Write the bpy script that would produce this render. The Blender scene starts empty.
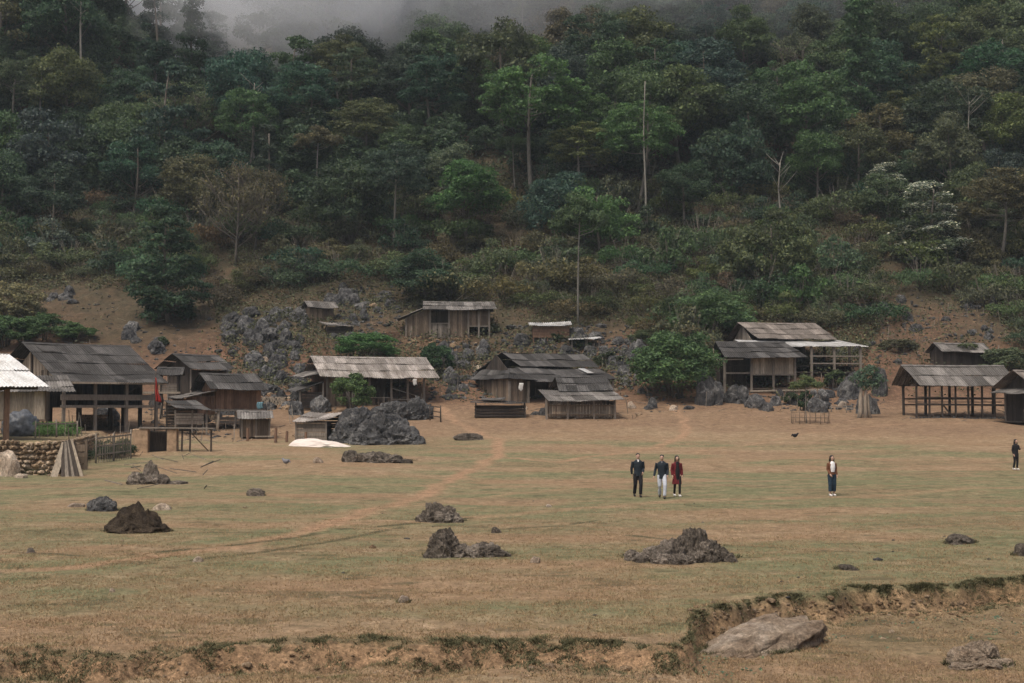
import bpy, bmesh, math, random
import numpy as np
from mathutils import Vector, Matrix, noise as mnoise
C = bpy.context.scene.collection
SC = bpy.context.scene
rnd = random.Random(7)
R = math.radians
F = 1422.2; HC = 3.64; YH = 405.0
PITCH = math.atan((YH-341.5)/F)
# ---------------------------------------------------------------- camera
cam = bpy.data.cameras.new('camera'); camo = bpy.data.objects.new('camera', cam); C.objects.link(camo)
cam.lens = 50.0; cam.sensor_width = 36.0; cam.clip_end = 5000; cam.clip_start = 0.1
camo.location = (0, 0, HC); camo.rotation_euler = (math.pi/2+PITCH, 0, 0)
SC.camera = camo
# ---------------------------------------------------------------- numpy noise
def _h(ix, iy, s):
    h = (ix.astype(np.int64)*374761393 + iy.astype(np.int64)*668265263 + s*144269504) & 0xffffffff
    h = ((h ^ (h >> 13))*1274126177) & 0xffffffff
    h = ((h ^ (h >> 16))*2246822519) & 0xffffffff
    return ((h ^ (h >> 15)) & 0xffffff)/float(0xffffff)
def vn(x, y, s=0):
    x = np.asarray(x, float); y = np.asarray(y, float)
    ix = np.floor(x); iy = np.floor(y); fx = x-ix; fy = y-iy
    fx = fx*fx*(3-2*fx); fy = fy*fy*(3-2*fy)
    a = _h(ix, iy, s); b = _h(ix+1, iy, s); c = _h(ix, iy+1, s); d = _h(ix+1, iy+1, s)
    return (a*(1-fx)+b*fx)*(1-fy)+(c*(1-fx)+d*fx)*fy
def fbm(x, y, s=0, o=4):
    t = 0; a = .5; n = 0
    for k in range(o):
        t = t+a*vn(np.asarray(x)*2**k, np.asarray(y)*2**k, s+k*17); n += a; a *= .5
    return t/n
def sm(a, b, x):
    t = np.clip((np.asarray(x, float)-a)/(b-a), 0, 1); return t*t*(3-2*t)
# ---------------------------------------------------------------- terrain
_ky = [-200, 0, 60, 70, 80, 90, 100, 110, 118, 125, 132, 140, 150, 165, 180, 200, 230, 260, 300, 360, 460]
_kz = [0, 0, 0, .1, .35, .75, 1.25, 1.85, 2.5, 3.3, 4.8, 7.3, 10.8, 17, 25.5, 38, 57.5, 79, 107, 150, 215]
_ty = np.arange(-200, 460, .5); _tz = np.interp(_ty, _ky, _kz)
_k = np.ones(17)/17; _tz = np.convolve(np.pad(_tz, 8, 'edge'), _k, 'valid')
_k2y = [150, 165, 180, 200, 213, 224, 245, 262, 280, 310, 460]
_k2z = [10.8, 17, 25.5, 38, 47, 52.5, 45, 50, 75, 115, 270]
_tz2 = np.interp(_ty, _k2y, _k2z); _tz2 = np.convolve(np.pad(_tz2, 8, 'edge'), _k, 'valid')
_ex = [-80, -7.2, -4.6, -3.2, -1.2, 1.0, 2.3, 2.75, 3.0, 3.6, 5.3, 8, 10.6, 16, 80]
_ey = [16.5, 20.4, 21.2, 21.9, 21.6, 21.6, 21.2, 21.8, 24.4, 25.4, 27.0, 28.5, 29.6, 31.5, 50]
def edge_y(x):
    x = np.asarray(x, float)
    return np.interp(x, _ex, _ey)+(fbm(x*.9, x*0+3, 5, 3)-.5)*1.1+(vn(x*4, x*0, 8)-.5)*.35
def T(x, y):
    x = np.asarray(x, float); y = np.asarray(y, float)
    w = sm(122, 150, y)
    yy = y+w*(fbm(x/34, y/40, 3, 3)-.5)*14
    z = np.interp(yy, _ty, _tz)
    D = sm(-40, -58, x)*sm(165, 200, y)
    z2 = np.interp(yy, _ty, _tz2)+sm(-52, -66, x)*sm(190, 222, y)*sm(262, 240, y)*14
    z = z*(1-D)+z2*D
    z = z+(fbm(x/9, y/9, 11, 3)-.5)*.34*sm(30, 60, y)*(1+5*sm(135, 170, y))
    z = z+(fbm(x/2.6, y/2.6, 21, 3)-.5)*(.10+1.1*sm(122, 150, y)*sm(200, 170, y))
    # track ruts
    # eroded bank
    e = edge_y(x)
    dd = e-y
    rt = sm(2.0, 3.4, x)
    z = z-(.22+.20*rt)*sm(-.05, .42+1.1*(1-rt), dd+.5*(1-rt)*(fbm(x*1.7, y*1.7, 33, 3)-.5))+.05*sm(.9, .0, np.abs(dd+.25))
    z = z-.20*np.exp(-((dd-.7)/.3)**2)*sm(4, 0, x)*(.4+1.2*fbm(x*1.3, y, 37, 2))
    z = z+.16*sm(1.3, 2.6, dd)*sm(3.2, 1.6, x)
    z = z+.22*(fbm(x*1.8, y*1.8, 31, 4)-.5)*sm(2.2, .2, np.abs(dd-.5))+.13*(fbm(x*6, y*6, 35, 3)-.5)*sm(.9, .1, np.abs(dd-.35))
    # terrace behind the dry-stone wall on the left
    bx = -22.8-.22*(y-72)
    te = sm(72.6, 72.9, y)*sm(bx+.15, bx-.15, x)*sm(125, 112, y)
    z = np.where(te > 0, np.maximum(z, z*(1-te)+1.75*te), z)
    return z
def Tz(x, y): return float(T(np.array([x]), np.array([y]))[0])
def ray(px, py):
    a = (px-512)/F; b = (341.5-py)/F
    return Vector((a, math.cos(PITCH)-b*math.sin(PITCH), math.sin(PITCH)+b*math.cos(PITCH)))
def P(px, py, d):
    r = ray(px, py); t = d/r.y
    return Vector((r.x*t, d, HC+r.z*t))
_dd = np.concatenate([np.arange(12, 60, .1), np.arange(60, 330, .35)])
def ground(px, py):
    r = ray(px, py); t = _dd/r.y
    g = T(r.x*t, _dd)-(HC+r.z*t)
    i = int(np.argmax(g > 0))
    if i == 0: i = len(_dd)-1
    a, b = g[i-1], g[i]
    d = _dd[i-1]+(_dd[i]-_dd[i-1])*(-a/(b-a+1e-9))
    t = d/r.y
    x = r.x*t
    return Vector((x, d, Tz(x, d)))
def proj(x, y, z):
    c, s = math.cos(PITCH), math.sin(PITCH)
    f = y*c+(z-HC)*s; u = -y*s+(z-HC)*c
    return 512+F*x/f, 341.5-F*u/f
# ---------------------------------------------------------------- tagging
def tag(o, label=None, cat=None, group=None, kind=None):
    if label: o['label'] = label
    if cat: o['category'] = cat
    if group: o['group'] = group
    if kind: o['kind'] = kind
    return o
def empty(name, loc, rz=0, label=None, cat=None, group=None):
    o = bpy.data.objects.new(name, None); C.objects.link(o)
    o.location = loc; o.rotation_euler = (0, 0, rz); o.empty_display_size = .2
    return tag(o, label, cat, group)
KIDS = {}
def link(name, me, parent=None, mat=None):
    o = bpy.data.objects.new(name, me); C.objects.link(o)
    if mat and not me.materials: me.materials.append(mat)
    if parent: o.parent = parent; KIDS.setdefault(parent.name, []).append(o)
    return o
def copy_tree(o, parent=None):
    c = o.copy(); C.objects.link(c); c.parent = parent
    for k in list(KIDS.get(o.name, [])):
        d = copy_tree(k, c); KIDS.setdefault(c.name, []).append(d)
    return c
# ---------------------------------------------------------------- mesh builder
class MB:
    def __init__(s): s.v = []; s.f = []; s.uv = None
    def add(s, vs, fs):
        n = len(s.v); s.v += [tuple(v) for v in vs]; s.f += [tuple(i+n for i in f) for f in fs]
    def box(s, x0, x1, y0, y1, z0, z1):
        s.add([(x0,y0,z0),(x1,y0,z0),(x1,y1,z0),(x0,y1,z0),(x0,y0,z1),(x1,y0,z1),(x1,y1,z1),(x0,y1,z1)],
              [(0,3,2,1),(4,5,6,7),(0,1,5,4),(1,2,6,5),(2,3,7,6),(3,0,4,7)])
    def beam(s, p, q, w, h=None, up=(0,0,1)):
        h = h or w; p = Vector(p); q = Vector(q); d = (q-p).normalized(); u = Vector(up)
        if abs(d.dot(u)) > .95: u = Vector((1, 0, 0))
        a = d.cross(u).normalized(); b = a.cross(d).normalized()
        vs = []
        for c in (p, q):
            for i, j in ((-1,-1),(1,-1),(1,1),(-1,1)): vs.append(c+a*(i*w/2)+b*(j*h/2))
        s.add(vs, [(0,1,2,3),(7,6,5,4),(0,4,5,1),(1,5,6,2),(2,6,7,3),(3,7,4,0)])
    def tube(s, pts, rad, n=7, cap=True):
        pts = [Vector(p) for p in pts]; vs = []; fs = []
        for i, p in enumerate(pts):
            d = (pts[min(i+1, len(pts)-1)]-pts[max(i-1, 0)])
            d = d.normalized() if d.length > 1e-9 else Vector((0,0,1))
            u = Vector((0,0,1)) if abs(d.z) < .9 else Vector((1,0,0))
            a = d.cross(u).normalized(); b = d.cross(a).normalized()
            for k in range(n):
                t = 2*math.pi*k/n; vs.append(p+(a*math.cos(t)+b*math.sin(t))*rad[i])
        for i in range(len(pts)-1):
            for k in range(n): fs.append((i*n+k, i*n+(k+1) % n, (i+1)*n+(k+1) % n, (i+1)*n+k))
        if cap: fs.append(tuple(range(n))[::-1]); fs.append(tuple((len(pts)-1)*n+k for k in range(n)))
        s.add(vs, fs)
    def ell(s, c, r, n=10, m=7):
        vs = []; fs = []
        for i in range(m+1):
            ph = math.pi*i/m
            for k in range(n):
                t = 2*math.pi*k/n
                vs.append((c[0]+r[0]*math.sin(ph)*math.cos(t), c[1]+r[1]*math.sin(ph)*math.sin(t), c[2]+r[2]*math.cos(ph)))
        for i in range(m):
            for k in range(n): fs.append((i*n+k, (i+1)*n+k, (i+1)*n+(k+1) % n, i*n+(k+1) % n))
        s.add(vs, fs)
    def mesh(s, name, mat=None, smooth=False):
        me = bpy.data.meshes.new(name); me.from_pydata(s.v, [], s.f); me.update()
        if mat: me.materials.append(mat)
        if smooth: me.polygons.foreach_set('use_smooth', [True]*len(me.polygons))
        return me
    def build(s, name, mat, parent=None, smooth=False):
        return link(name, s.mesh(name, mat, smooth), parent)
def np_mesh(name, V, nq=4, mat=None, k=4, smooth=False):
    me = bpy.data.meshes.new(name); n = len(V)
    me.vertices.add(n); me.vertices.foreach_set('co', np.asarray(V, np.float32).ravel())
    nf = n//k; me.loops.add(n); me.loops.foreach_set('vertex_index', np.arange(n, dtype=np.int32))
    me.polygons.add(nf); me.polygons.foreach_set('loop_start', np.arange(0, n, k, dtype=np.int32))
    me.polygons.foreach_set('loop_total', np.full(nf, k, np.int32))
    if smooth: me.polygons.foreach_set('use_smooth', [True]*nf)
    me.update(calc_edges=True)
    if mat: me.materials.append(mat)
    return me
# ---------------------------------------------------------------- materials
class NT:
    def __init__(s, name, rough=.9, spec=.2):
        m = bpy.data.materials.new(name); m.use_nodes = True; s.m = m; s.t = m.node_tree; s.t.nodes.clear()
        s.out = s.n('ShaderNodeOutputMaterial'); s.b = s.n('ShaderNodeBsdfPrincipled')
        s.b.inputs['Roughness'].default_value = rough; s.b.inputs['Specular IOR Level'].default_value = spec
        s.l(s.b.outputs[0], s.out.inputs[0])
    def n(s, t, **k):
        o = s.t.nodes.new(t)
        for a, v in k.items(): setattr(o, a, v)
        return o
    def l(s, a, b): s.t.links.new(a, b)
    def pos(s):
        return s.n('ShaderNodeNewGeometry').outputs['Position']
    def objc(s): return s.n('ShaderNodeTexCoord').outputs['Object']
    def noise(s, scale, detail=4, vec=None, sc=None, rough=.6, dist=0):
        o = s.n('ShaderNodeTexNoise'); o.inputs['Scale'].default_value = scale; o.inputs['Detail'].default_value = detail
        o.inputs['Roughness'].default_value = rough; o.inputs['Distortion'].default_value = dist
        v = vec if vec is not None else s.pos()
        if sc:
            mp = s.n('ShaderNodeMapping'); mp.inputs['Scale'].default_value = sc; s.l(v, mp.inputs[0]); v = mp.outputs[0]
        s.l(v, o.inputs['Vector']); return o.outputs[0]
    def ramp(s, f, stops):
        r = s.n('ShaderNodeValToRGB'); e = r.color_ramp.elements
        while len(e) < len(stops): e.new(.5)
        for i, (p, c) in enumerate(stops):
            e[i].position = p; e[i].color = (c, c, c, 1) if isinstance(c, (int, float)) else (*c, 1)
        s.l(f, r.inputs[0]); return r.outputs[0]
    def mix(s, f, a, b, mode='MIX'):
        m = s.n('ShaderNodeMix', data_type='RGBA', blend_type=mode)
        for v, i in ((f, 0), (a, 6), (b, 7)):
            if isinstance(v, (int, float)): m.inputs[i].default_value = v if i == 0 else (v, v, v, 1)
            elif isinstance(v, tuple): m.inputs[i].default_value = (*v, 1)
            else: s.l(v, m.inputs[i])
        return m.outputs[2]
    def math(s, op, a, b=None):
        m = s.n('ShaderNodeMath', operation=op)
        for v, i in ((a, 0), (b, 1)):
            if v is None: continue
            if isinstance(v, (int, float)): m.inputs[i].default_value = v
            else: s.l(v, m.inputs[i])
        return m.outputs[0]
    def col(s, c): 
        if isinstance(c, tuple): s.b.inputs['Base Color'].default_value = (*c, 1)
        else: s.l(c, s.b.inputs['Base Color'])
    def bump(s, h, d=.05, st=1):
        b = s.n('ShaderNodeBump'); b.inputs['Distance'].default_value = d; b.inputs['Strength'].default_value = st
        s.l(h, b.inputs['Height']); s.l(b.outputs[0], s.b.inputs['Normal'])
def mat_leaf(name, base=None, trans=.35, tint=(1, 1, 1)):
    k = NT(name, .6, .25)
    g = k.n('ShaderNodeNewGeometry'); oi = k.n('ShaderNodeObjectInfo')
    c = oi.outputs['Color'] if base is None else base
    n1 = k.noise(.22, 3)
    c = k.mix(1.0, c, k.ramp(n1, [(.3, .72), (.7, 1.3)]), 'MULTIPLY')
    c = k.mix(1.0, c, k.ramp(g.outputs['Random Per Island'], [(0, (.5, .58, .6)), (.55, (.95, .95, .95)), (.9, (1.3, 1.27, 1.05)), (1, (1.7, 1.6, 1.3))]), 'MULTIPLY')
    k.col(c)
    t = k.n('ShaderNodeBsdfTranslucent'); k.l(c, t.inputs[0])
    ms = k.n('ShaderNodeMixShader'); ms.inputs[0].default_value = trans
    k.l(k.b.outputs[0], ms.inputs[1]); k.l(t.outputs[0], ms.inputs[2]); k.l(ms.outputs[0], k.out.inputs[0])
    return k.m
def mat_wood(name, c, var=.35):
    k = NT(name, .85, .2); g = k.n('ShaderNodeNewGeometry')
    n = k.noise(3, 5, k.objc(), (6, 6, .8)); n2 = k.noise(.8, 3)
    r = k.ramp(g.outputs['Random Per Island'], [(0, 1-var), (1, 1+var)])
    cc = k.mix(1.0, c, r, 'MULTIPLY')
    cc = k.mix(1.0, cc, k.ramp(n, [(.25, .55), (.75, 1.35)]), 'MULTIPLY')
    cc = k.mix(k.ramp(n2, [(.45, 0.), (.7, .45)]), cc, tuple(v*.45 for v in c))
    k.col(cc); k.bump(n, .01, .5); return k.m
def mat_roof(name, c, var=.25, stain=(.03, .03, .028), st=.5, sx=.95, sy=1.5):
    k = NT(name, .9, .15); uv = k.n('ShaderNodeUVMap')
    sep = k.n('ShaderNodeSeparateXYZ'); k.l(uv.outputs[0], sep.inputs[0])
    fx = k.math('FLOOR', k.math('DIVIDE', sep.outputs[0], sx)); fy = k.math('FLOOR', k.math('DIVIDE', sep.outputs[1], sy))
    cb = k.n('ShaderNodeCombineXYZ'); k.l(fx, cb.inputs[0]); k.l(fy, cb.inputs[1])
    wn = k.n('ShaderNodeTexWhiteNoise', noise_dimensions='3D'); k.l(cb.outputs[0], wn.inputs[0])
    cc = k.mix(1.0, c, k.ramp(wn.outputs[0], [(0, 1-var), (.6, 1), (1, 1+var*1.5)]), 'MULTIPLY')
    n = k.noise(1.2, 6, uv.outputs[0], (1.6, .35, 1)); n2 = k.noise(7, 4)
    cc = k.mix(k.ramp(n, [(.42, 0.), (.7, st)]), cc, stain)
    cc = k.mix(1.0, cc, k.ramp(n2, [(.3, .72), (.7, 1.22)]), 'MULTIPLY')
    # dark line where sheets overlap
    fr = k.math('FRACT', k.math('DIVIDE', sep.outputs[1], sy))
    cc = k.mix(k.ramp(fr, [(0, .45), (.07, 0.)]), cc, stain)
    k.col(cc); return k.m
def mat_plain(name, c, rough=.8, nz=.25, sc=6, spec=.3):
    k = NT(name, rough, spec); n = k.noise(sc, 4, k.objc())
    k.col(k.mix(1.0, c, k.ramp(n, [(.3, 1-nz), (.7, 1+nz)]), 'MULTIPLY')); return k.m
def mat_rock(name, a, b, c, isl=False):
    k = NT(name, .92, .2); n = k.noise(1.1, 8, None, None, .7, .6); n2 = k.noise(5, 6, None, (1, 1, .35), .75); oi = k.n('ShaderNodeObjectInfo')
    cc = k.ramp(n, [(.3, a), (.5, b), (.72, c)])
    cc = k.mix(1.0, cc, k.ramp(n2, [(.28, .4), (.55, 1.), (.75, 1.5)]), 'MULTIPLY')
    cc = k.mix(1.0, cc, k.ramp(k.n('ShaderNodeNewGeometry').outputs['Random Per Island'] if isl else oi.outputs['Random'], [(0, .5 if isl else .75), (1, 1.5 if isl else 1.3)]), 'MULTIPLY')
    n3 = k.noise(16, 5, None, (1, 1, .7), .8)
    cc = k.mix(1.0, cc, k.ramp(n3, [(.35, .55), (.55, 1.), (.72, 1.6)]), 'MULTIPLY')
    k.col(cc); k.bump(k.math('ADD', n2, n3), .14, 1.); return k.m
M = {}
M['leaf'] = mat_leaf('leaf')
M['bark'] = mat_wood('bark', (.13, .115, .095))
M['palebark'] = mat_wood('palebark', (.21, .20, .17), .2)
M['greybark'] = mat_wood('greybark', (.14, .13, .11), .2)
M['wood'] = mat_wood('weathered_wood', (.15, .115, .083), .5)
M['greywood'] = mat_wood('grey_wood', (.19, .165, .135), .5)
M['darkwood'] = mat_wood('dark_wood', (.055, .045, .037))
M['redwood'] = mat_wood('reddish_wood', (.17, .105, .07))
M['palewood'] = mat_wood('pale_wood', (.33, .28, .215))
M['roof_dark'] = mat_roof('roof_dark', (.060, .058, .056), .5, (.025, .023, .021), .75)
M['roof_mid'] = mat_roof('roof_mid', (.135, .127, .118), .45, (.04, .036, .03), .75)
M['roof_grey'] = mat_roof('roof_grey', (.26, .238, .216), .36, (.08, .066, .052), .85)
M['roof_brown'] = mat_roof('roof_brown', (.165, .145, .128), .3, (.055, .046, .038), .75)
M['roof_light'] = mat_roof('roof_light', (.33, .335, .33), .2, (.13, .115, .10), .65)
M['roof_white'] = mat_roof('roof_white', (.56, .57, .565), .08, (.25, .225, .19), .5)
M['rock'] = mat_rock('limestone', (.036, .036, .037), (.086, .086, .086), (.28, .275, .26))
M['field_rock'] = mat_rock('field_rock', (.05, .042, .033), (.15, .127, .102), (.46, .40, .33))
M['pale_rock'] = mat_rock('pale_rock', (.22, .16, .11), (.46, .37, .28), (.72, .63, .52))
M['tan_stone'] = mat_rock('tan_stone', (.18, .11, .06), (.36, .25, .15), (.55, .45, .33))
M['wall_stone'] = mat_rock('wall_stone', (.26, .16, .085), (.46, .34, .22), (.68, .58, .46), True)
M['slab_rock'] = mat_rock('slab_rock', (.24, .165, .105), (.46, .36, .26), (.66, .56, .45))
M['earth'] = mat_rock('earth_mound', (.03, .024, .017), (.075, .056, .038), (.13, .10, .066))
HAZE = .00017; SKY = .13; SUN = 1.45; EXPO = 0.38
MIST = [(155, -5, 246, (10, 9, 17), .3), (250, -12, 252, (22, 8, 18), .022), (290, -70, 214, (24, 8, 26), .038), (400, -88, 218, (34, 8, 26), .030), (215, -45, 225, (12, 5, 16), .05), (520, -108, 222, (38, 8, 24), .018), (720, -115, 226, (48, 8, 22), .012)]
MISTL = ['dense white mist in the notch behind the upper left ridge', 'thin mist filling the valley behind the left ridge trees', 'mist bank drifting over the slope right of the vine-wrapped tree', 'thin mist over the upper slope left of centre', 'wisp of mist hanging beside the vine-wrapped tree', 'thin mist veil at the top edge near the centre', 'faint mist veil at the top edge right of centre']
# ================================================================ ground
def seq(a, b, f):
    o = [a]
    while o[-1] < b: o.append(o[-1]+f(o[-1]))
    return o
xr = seq(0, 13.5, lambda x: .075)
xr = xr+seq(xr[-1]+.1, 170, lambda x: min(1.1, .09+(x-13.5)*.009))+[185, 210, 250, 320, 420]
xs = np.array([-v for v in xr[:0:-1]]+xr)
ys = seq(-60, 14, lambda y: 4.0)+seq(14.6, 33, lambda y: .065)
ys = ys+seq(ys[-1]+.12, 300, lambda y: min(1.0, .0045*y))
ys = np.array(ys+seq(ys[-1]+2, 345, lambda y: 4.))
X, Y = np.meshgrid(xs, ys); Z = T(X, Y)
nx, ny = len(xs), len(ys)
V = np.stack([X, Y, Z], -1).reshape(-1, 3)
i = np.arange((ny-1)*(nx-1)); r = i//(nx-1); c = i % (nx-1); a = r*nx+c
Q = np.stack([a, a+1, a+nx+1, a+nx], -1)
me = bpy.data.meshes.new('ground'); me.vertices.add(len(V)); me.vertices.foreach_set('co', V.astype(np.float32).ravel())
me.loops.add(Q.size); me.loops.foreach_set('vertex_index', Q.ravel().astype(np.int32))
me.polygons.add(len(Q)); me.polygons.foreach_set('loop_start', np.arange(0, Q.size, 4, dtype=np.int32))
me.polygons.foreach_set('loop_total', np.full(len(Q), 4, np.int32)); me.polygons.foreach_set('use_smooth', [True]*len(Q))
me.update(calc_edges=True)
def seg_dist(px, py, pts):
    d = np.full(px.shape, 1e9)
    for (x0, y0), (x1, y1) in zip(pts[:-1], pts[1:]):
        vx, vy = x1-x0, y1-y0; t = np.clip(((px-x0)*vx+(py-y0)*vy)/(vx*vx+vy*vy), 0, 1)
        d = np.minimum(d, np.hypot(px-x0-t*vx, py-y0-t*vy))
    return d
def gp(l):
    o = []
    for a in l: g = ground(*a); o.append((g.x, g.y))
    return o
PATHS = [(gp([(440, 408), (468, 428), (500, 440), (495, 456), (462, 474), (420, 496), (370, 512), (250, 545), (60, 568), (-40, 574)]), .45, .95),
         (gp([(672, 405), (686, 420), (682, 436), (655, 447), (560, 462), (505, 458)]), .36, 1.0),
         (gp([(1060, 422), (900, 424), (800, 434), (740, 446), (690, 452)]), .35, .55),
         (gp([(1060, 484), (860, 497), (700, 500), (560, 510), (430, 520), (330, 524), (200, 552), (-30, 562)]), .45, .6),
         (gp([(-30, 556), (150, 545), (330, 516), (480, 498), (600, 486)]), .3, .5),
         (gp([(1060, 520), (880, 530), (760, 540), (560, 524), (430, 516)]), .3, .4)]
vx, vy, vz = V[:, 0], V[:, 1], V[:, 2]
vis = (vy > 14) & (vy < 140)
path = np.zeros(len(V))
wob = (fbm(vx*.5, vy*.5, 77, 3)-.5)*.9
for pts, w, s in PATHS:
    d = seg_dist(vx+wob, vy, pts); path = np.maximum(path, s*sm(w*1.5, w*.3, d))
path = np.minimum(1, path*(.35+.95*fbm(vx*.7, vy*.25, 79, 3)))
rut = np.zeros(len(V))
for pts, w in [(gp([(120, 556), (200, 548), (270, 541), (340, 529)]), .10), (gp([(190, 561), (270, 551), (350, 538), (400, 528)]), .08), (gp([(330, 530), (420, 523), (470, 518)]), .09), (gp([(480, 531), (560, 526), (600, 520)]), .08), (gp([(610, 534), (650, 538), (700, 541)]), .09), (gp([(725, 545), (780, 548)]), .07), (gp([(10, 552), (80, 556)]), .07)]:
    d = seg_dist(vx+wob*.3, vy+wob*.5, pts); rut = np.maximum(rut, sm(w*3, w*.6, d))
rut = 1.3*rut*sm(.33, .5, fbm(vx*1.3, vy*1.3, 78, 3))
rut = np.maximum(rut, .75*sm(.70, .76, fbm(vx*.9, vy*1.5, 85, 3))*sm(90, 60, vy))
# bare reddish soil around the village and on the slope
slopes = sm(120, 134, vy)
soil = sm(98, 113, vy+(fbm(vx/9, vy/9, 41, 3)-.5)*26)
soil = np.maximum(soil, .5*sm(.56, .70, fbm(vx/7, vy/4, 43, 4))*sm(30, 50, vy))
green = .95*sm(.36, .60, fbm(vx/8+9, vy/3.6, 51, 4)+.09*np.exp(-((vy-62)/18)**2)+.08*np.exp(-((vy-38)/7)**2)-.09*sm(28, 22, vy))
green = green*(1-sm(92, 106, vy))
e = edge_y(vx)-vy
bank = sm(-.02, .12, e)*sm(1.0, .45, e)
lip = sm(.5, .05, np.abs(e+.12))
floor_ = sm(.5, 1.0, e)*sm(2.6, 3.2, vx)
veg = sm(136, 160, vy+(fbm(vx/14, vy/14, 61, 3)-.5)*30)
def colattr(me, name, r, g, b, a):
    at = me.color_attributes.new(name, 'FLOAT_COLOR', 'POINT')
    at.data.foreach_set('color', np.stack([r, g, b, a], -1).astype(np.float32).ravel())
colattr(me, 'maska', path, soil, green, bank); colattr(me, 'maskc', rut, rut*0, rut*0, rut*0); colattr(me, 'maskb', lip, floor_, veg, slopes)
k = NT('ground_soil_and_grass', .95, .1)
def attr(k, n):
    a = k.n('ShaderNodeAttribute'); a.attribute_name = n; s = k.n('ShaderNodeSeparateColor'); k.l(a.outputs['Color'], s.inputs[0]); return s.outputs, a.outputs['Alpha']
(mp, ms_, mg), mb = attr(k, 'maska'); (ml, mf, mv), msl = attr(k, 'maskb')
nf = k.noise(9, 8, None, None, .75); nm = k.noise(1.6, 6, None, (1, .8, 1), .7); nl = k.noise(.18, 5, None, (.8, 1.3, 1), .6); ng = k.noise(.5, 7, None, (.7, 1.2, 1), .7)
dry = k.ramp(nm, [(.3, (.142, .099, .058)), (.5, (.212, .153, .094)), (.72, (.30, .225, .146))])
dry = k.mix(k.ramp(nl, [(.42, 0.), (.62, .5)]), dry, (.19, .12, .07))
grn = k.ramp(nm, [(.3, (.095, .096, .05)), (.7, (.165, .160, .088))])
gmask = k.math('MULTIPLY', mg, k.ramp(ng, [(.35, .15), (.6, 1.)]))
cc = k.mix(k.math('MINIMUM', k.math('MULTIPLY', gmask, 1.25), 1.0), dry, grn)
soilc = k.ramp(nm, [(.3, (.115, .075, .047)), (.55, (.178, .118, .074)), (.8, (.27, .185, .12))])
cc = k.mix(k.math('MULTIPLY', ms_, k.ramp(ng, [(.3, .45), (.6, 1.)])), cc, soilc)
cc = k.mix(msl, cc, k.ramp(nm, [(.3, (.06, .037, .024)), (.55, (.118, .068, .043)), (.8, (.19, .118, .076))]))
cc = k.mix(mp, cc, k.ramp(nm, [(.3, (.17, .105, .063)), (.6, (.285, .185, .115))]))
cc = k.mix(k.math('MULTIPLY', mf, .7), cc, k.ramp(nm, [(.3, (.12, .082, .048)), (.7, (.22, .15, .092))]))
cc = k.mix(k.math('MULTIPLY', mb, k.ramp(ng, [(.3, .5), (.6, 1.)])), cc, k.ramp(nf, [(.3, (.075, .048, .028)), (.6, (.25, .16, .092))]))
cc = k.mix(k.math('MULTIPLY', ml, k.ramp(ng, [(.4, 0.), (.6, .75)])), cc, (.06, .062, .032))
cc = k.mix(k.math('MULTIPLY', mv, k.ramp(ng, [(.3, .6), (.55, 1.)])), cc, k.ramp(nm, [(.3, (.035, .03, .02)), (.7, (.07, .058, .035))]))
cc = k.mix(1.0, cc, k.ramp(nf, [(.25, .55), (.5, 1.), (.75, 1.5)]), 'MULTIPLY')
n4 = k.noise(3.5, 6, None, (1, .6, 1), .8)
cc = k.mix(1.0, cc, k.ramp(n4, [(.3, .72), (.5, 1.), (.7, 1.28)]), 'MULTIPLY')
n5 = k.noise(30, 4, None, None, .8)
cc = k.mix(1.0, cc, k.ramp(n5, [(.3, .62), (.5, 1.), (.7, 1.4)]), 'MULTIPLY')
(mrut, _a, _b), _c = attr(k, 'maskc')
cc = k.mix(k.math('MULTIPLY', mrut, k.ramp(n4, [(.35, .2), (.6, 1.)])), cc, (.055, .055, .03))
sp = k.noise(26, 2, None, (1, 1, 1), .5)
cc = k.mix(k.ramp(sp, [(.70, 0.), (.76, .6)]), cc, (.42, .34, .25))
sp2 = k.noise(3.2, 3, None, (1, 1, 1), .5)
cc = k.mix(k.ramp(sp2, [(.66, 0.), (.74, .55)]), cc, (.08, .065, .04))
k.col(cc); k.bump(k.math('ADD', nf, nm), .05, .8)
me.materials.append(k.m)
tag(link('ground', me), kind='structure')

# ================================================================ leaf clouds
def leaves(rng, P0, N0, size, rmix=.8, up=.3):
    """rhombic leaf sprays at points P0 facing roughly N0"""
    n = len(P0); N = N0+rng.normal(size=(n, 3))*rmix+np.array([0, 0, up]); N /= np.linalg.norm(N, axis=1)[:, None]+1e-9
    A = np.cross(N, rng.normal(size=(n, 3))); A /= np.linalg.norm(A, axis=1)[:, None]+1e-9
    B = np.cross(N, A); s = (size*(.6+.8*rng.random(n)))[:, None] if np.ndim(size) == 0 else (size*(.6+.8*rng.random(n)))[:, None]
    w = s*(.45+.35*rng.random((n, 1)))
    V = np.empty((n, 4, 3)); V[:, 0] = P0-A*s*.5; V[:, 1] = P0+B*w*.5-N*s*.08; V[:, 2] = P0+A*s*.5-N*s*.2; V[:, 3] = P0-B*w*.5-N*s*.08
    return V.reshape(-1, 3)
def puff(rng, c, r, n, size, lower=.25):
    """n leaves in the outer shell of a flattened puff"""
    d = rng.normal(size=(n, 3)); d /= np.linalg.norm(d, axis=1)[:, None]
    d[:, 2] = np.where((d[:, 2] < 0) & (rng.random(n) > lower), -d[:, 2], d[:, 2])
    rad = (.55+.5*rng.random(n)**.6)
    bump = 1+.22*np.sin(d[:, 0]*7+c[0]*3)*np.sin(d[:, 1]*6+c[1]*5)
    p = np.array(c)+d*np.array(r)*(rad*bump)[:, None]
    return leaves(rng, p, d, size)
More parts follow.
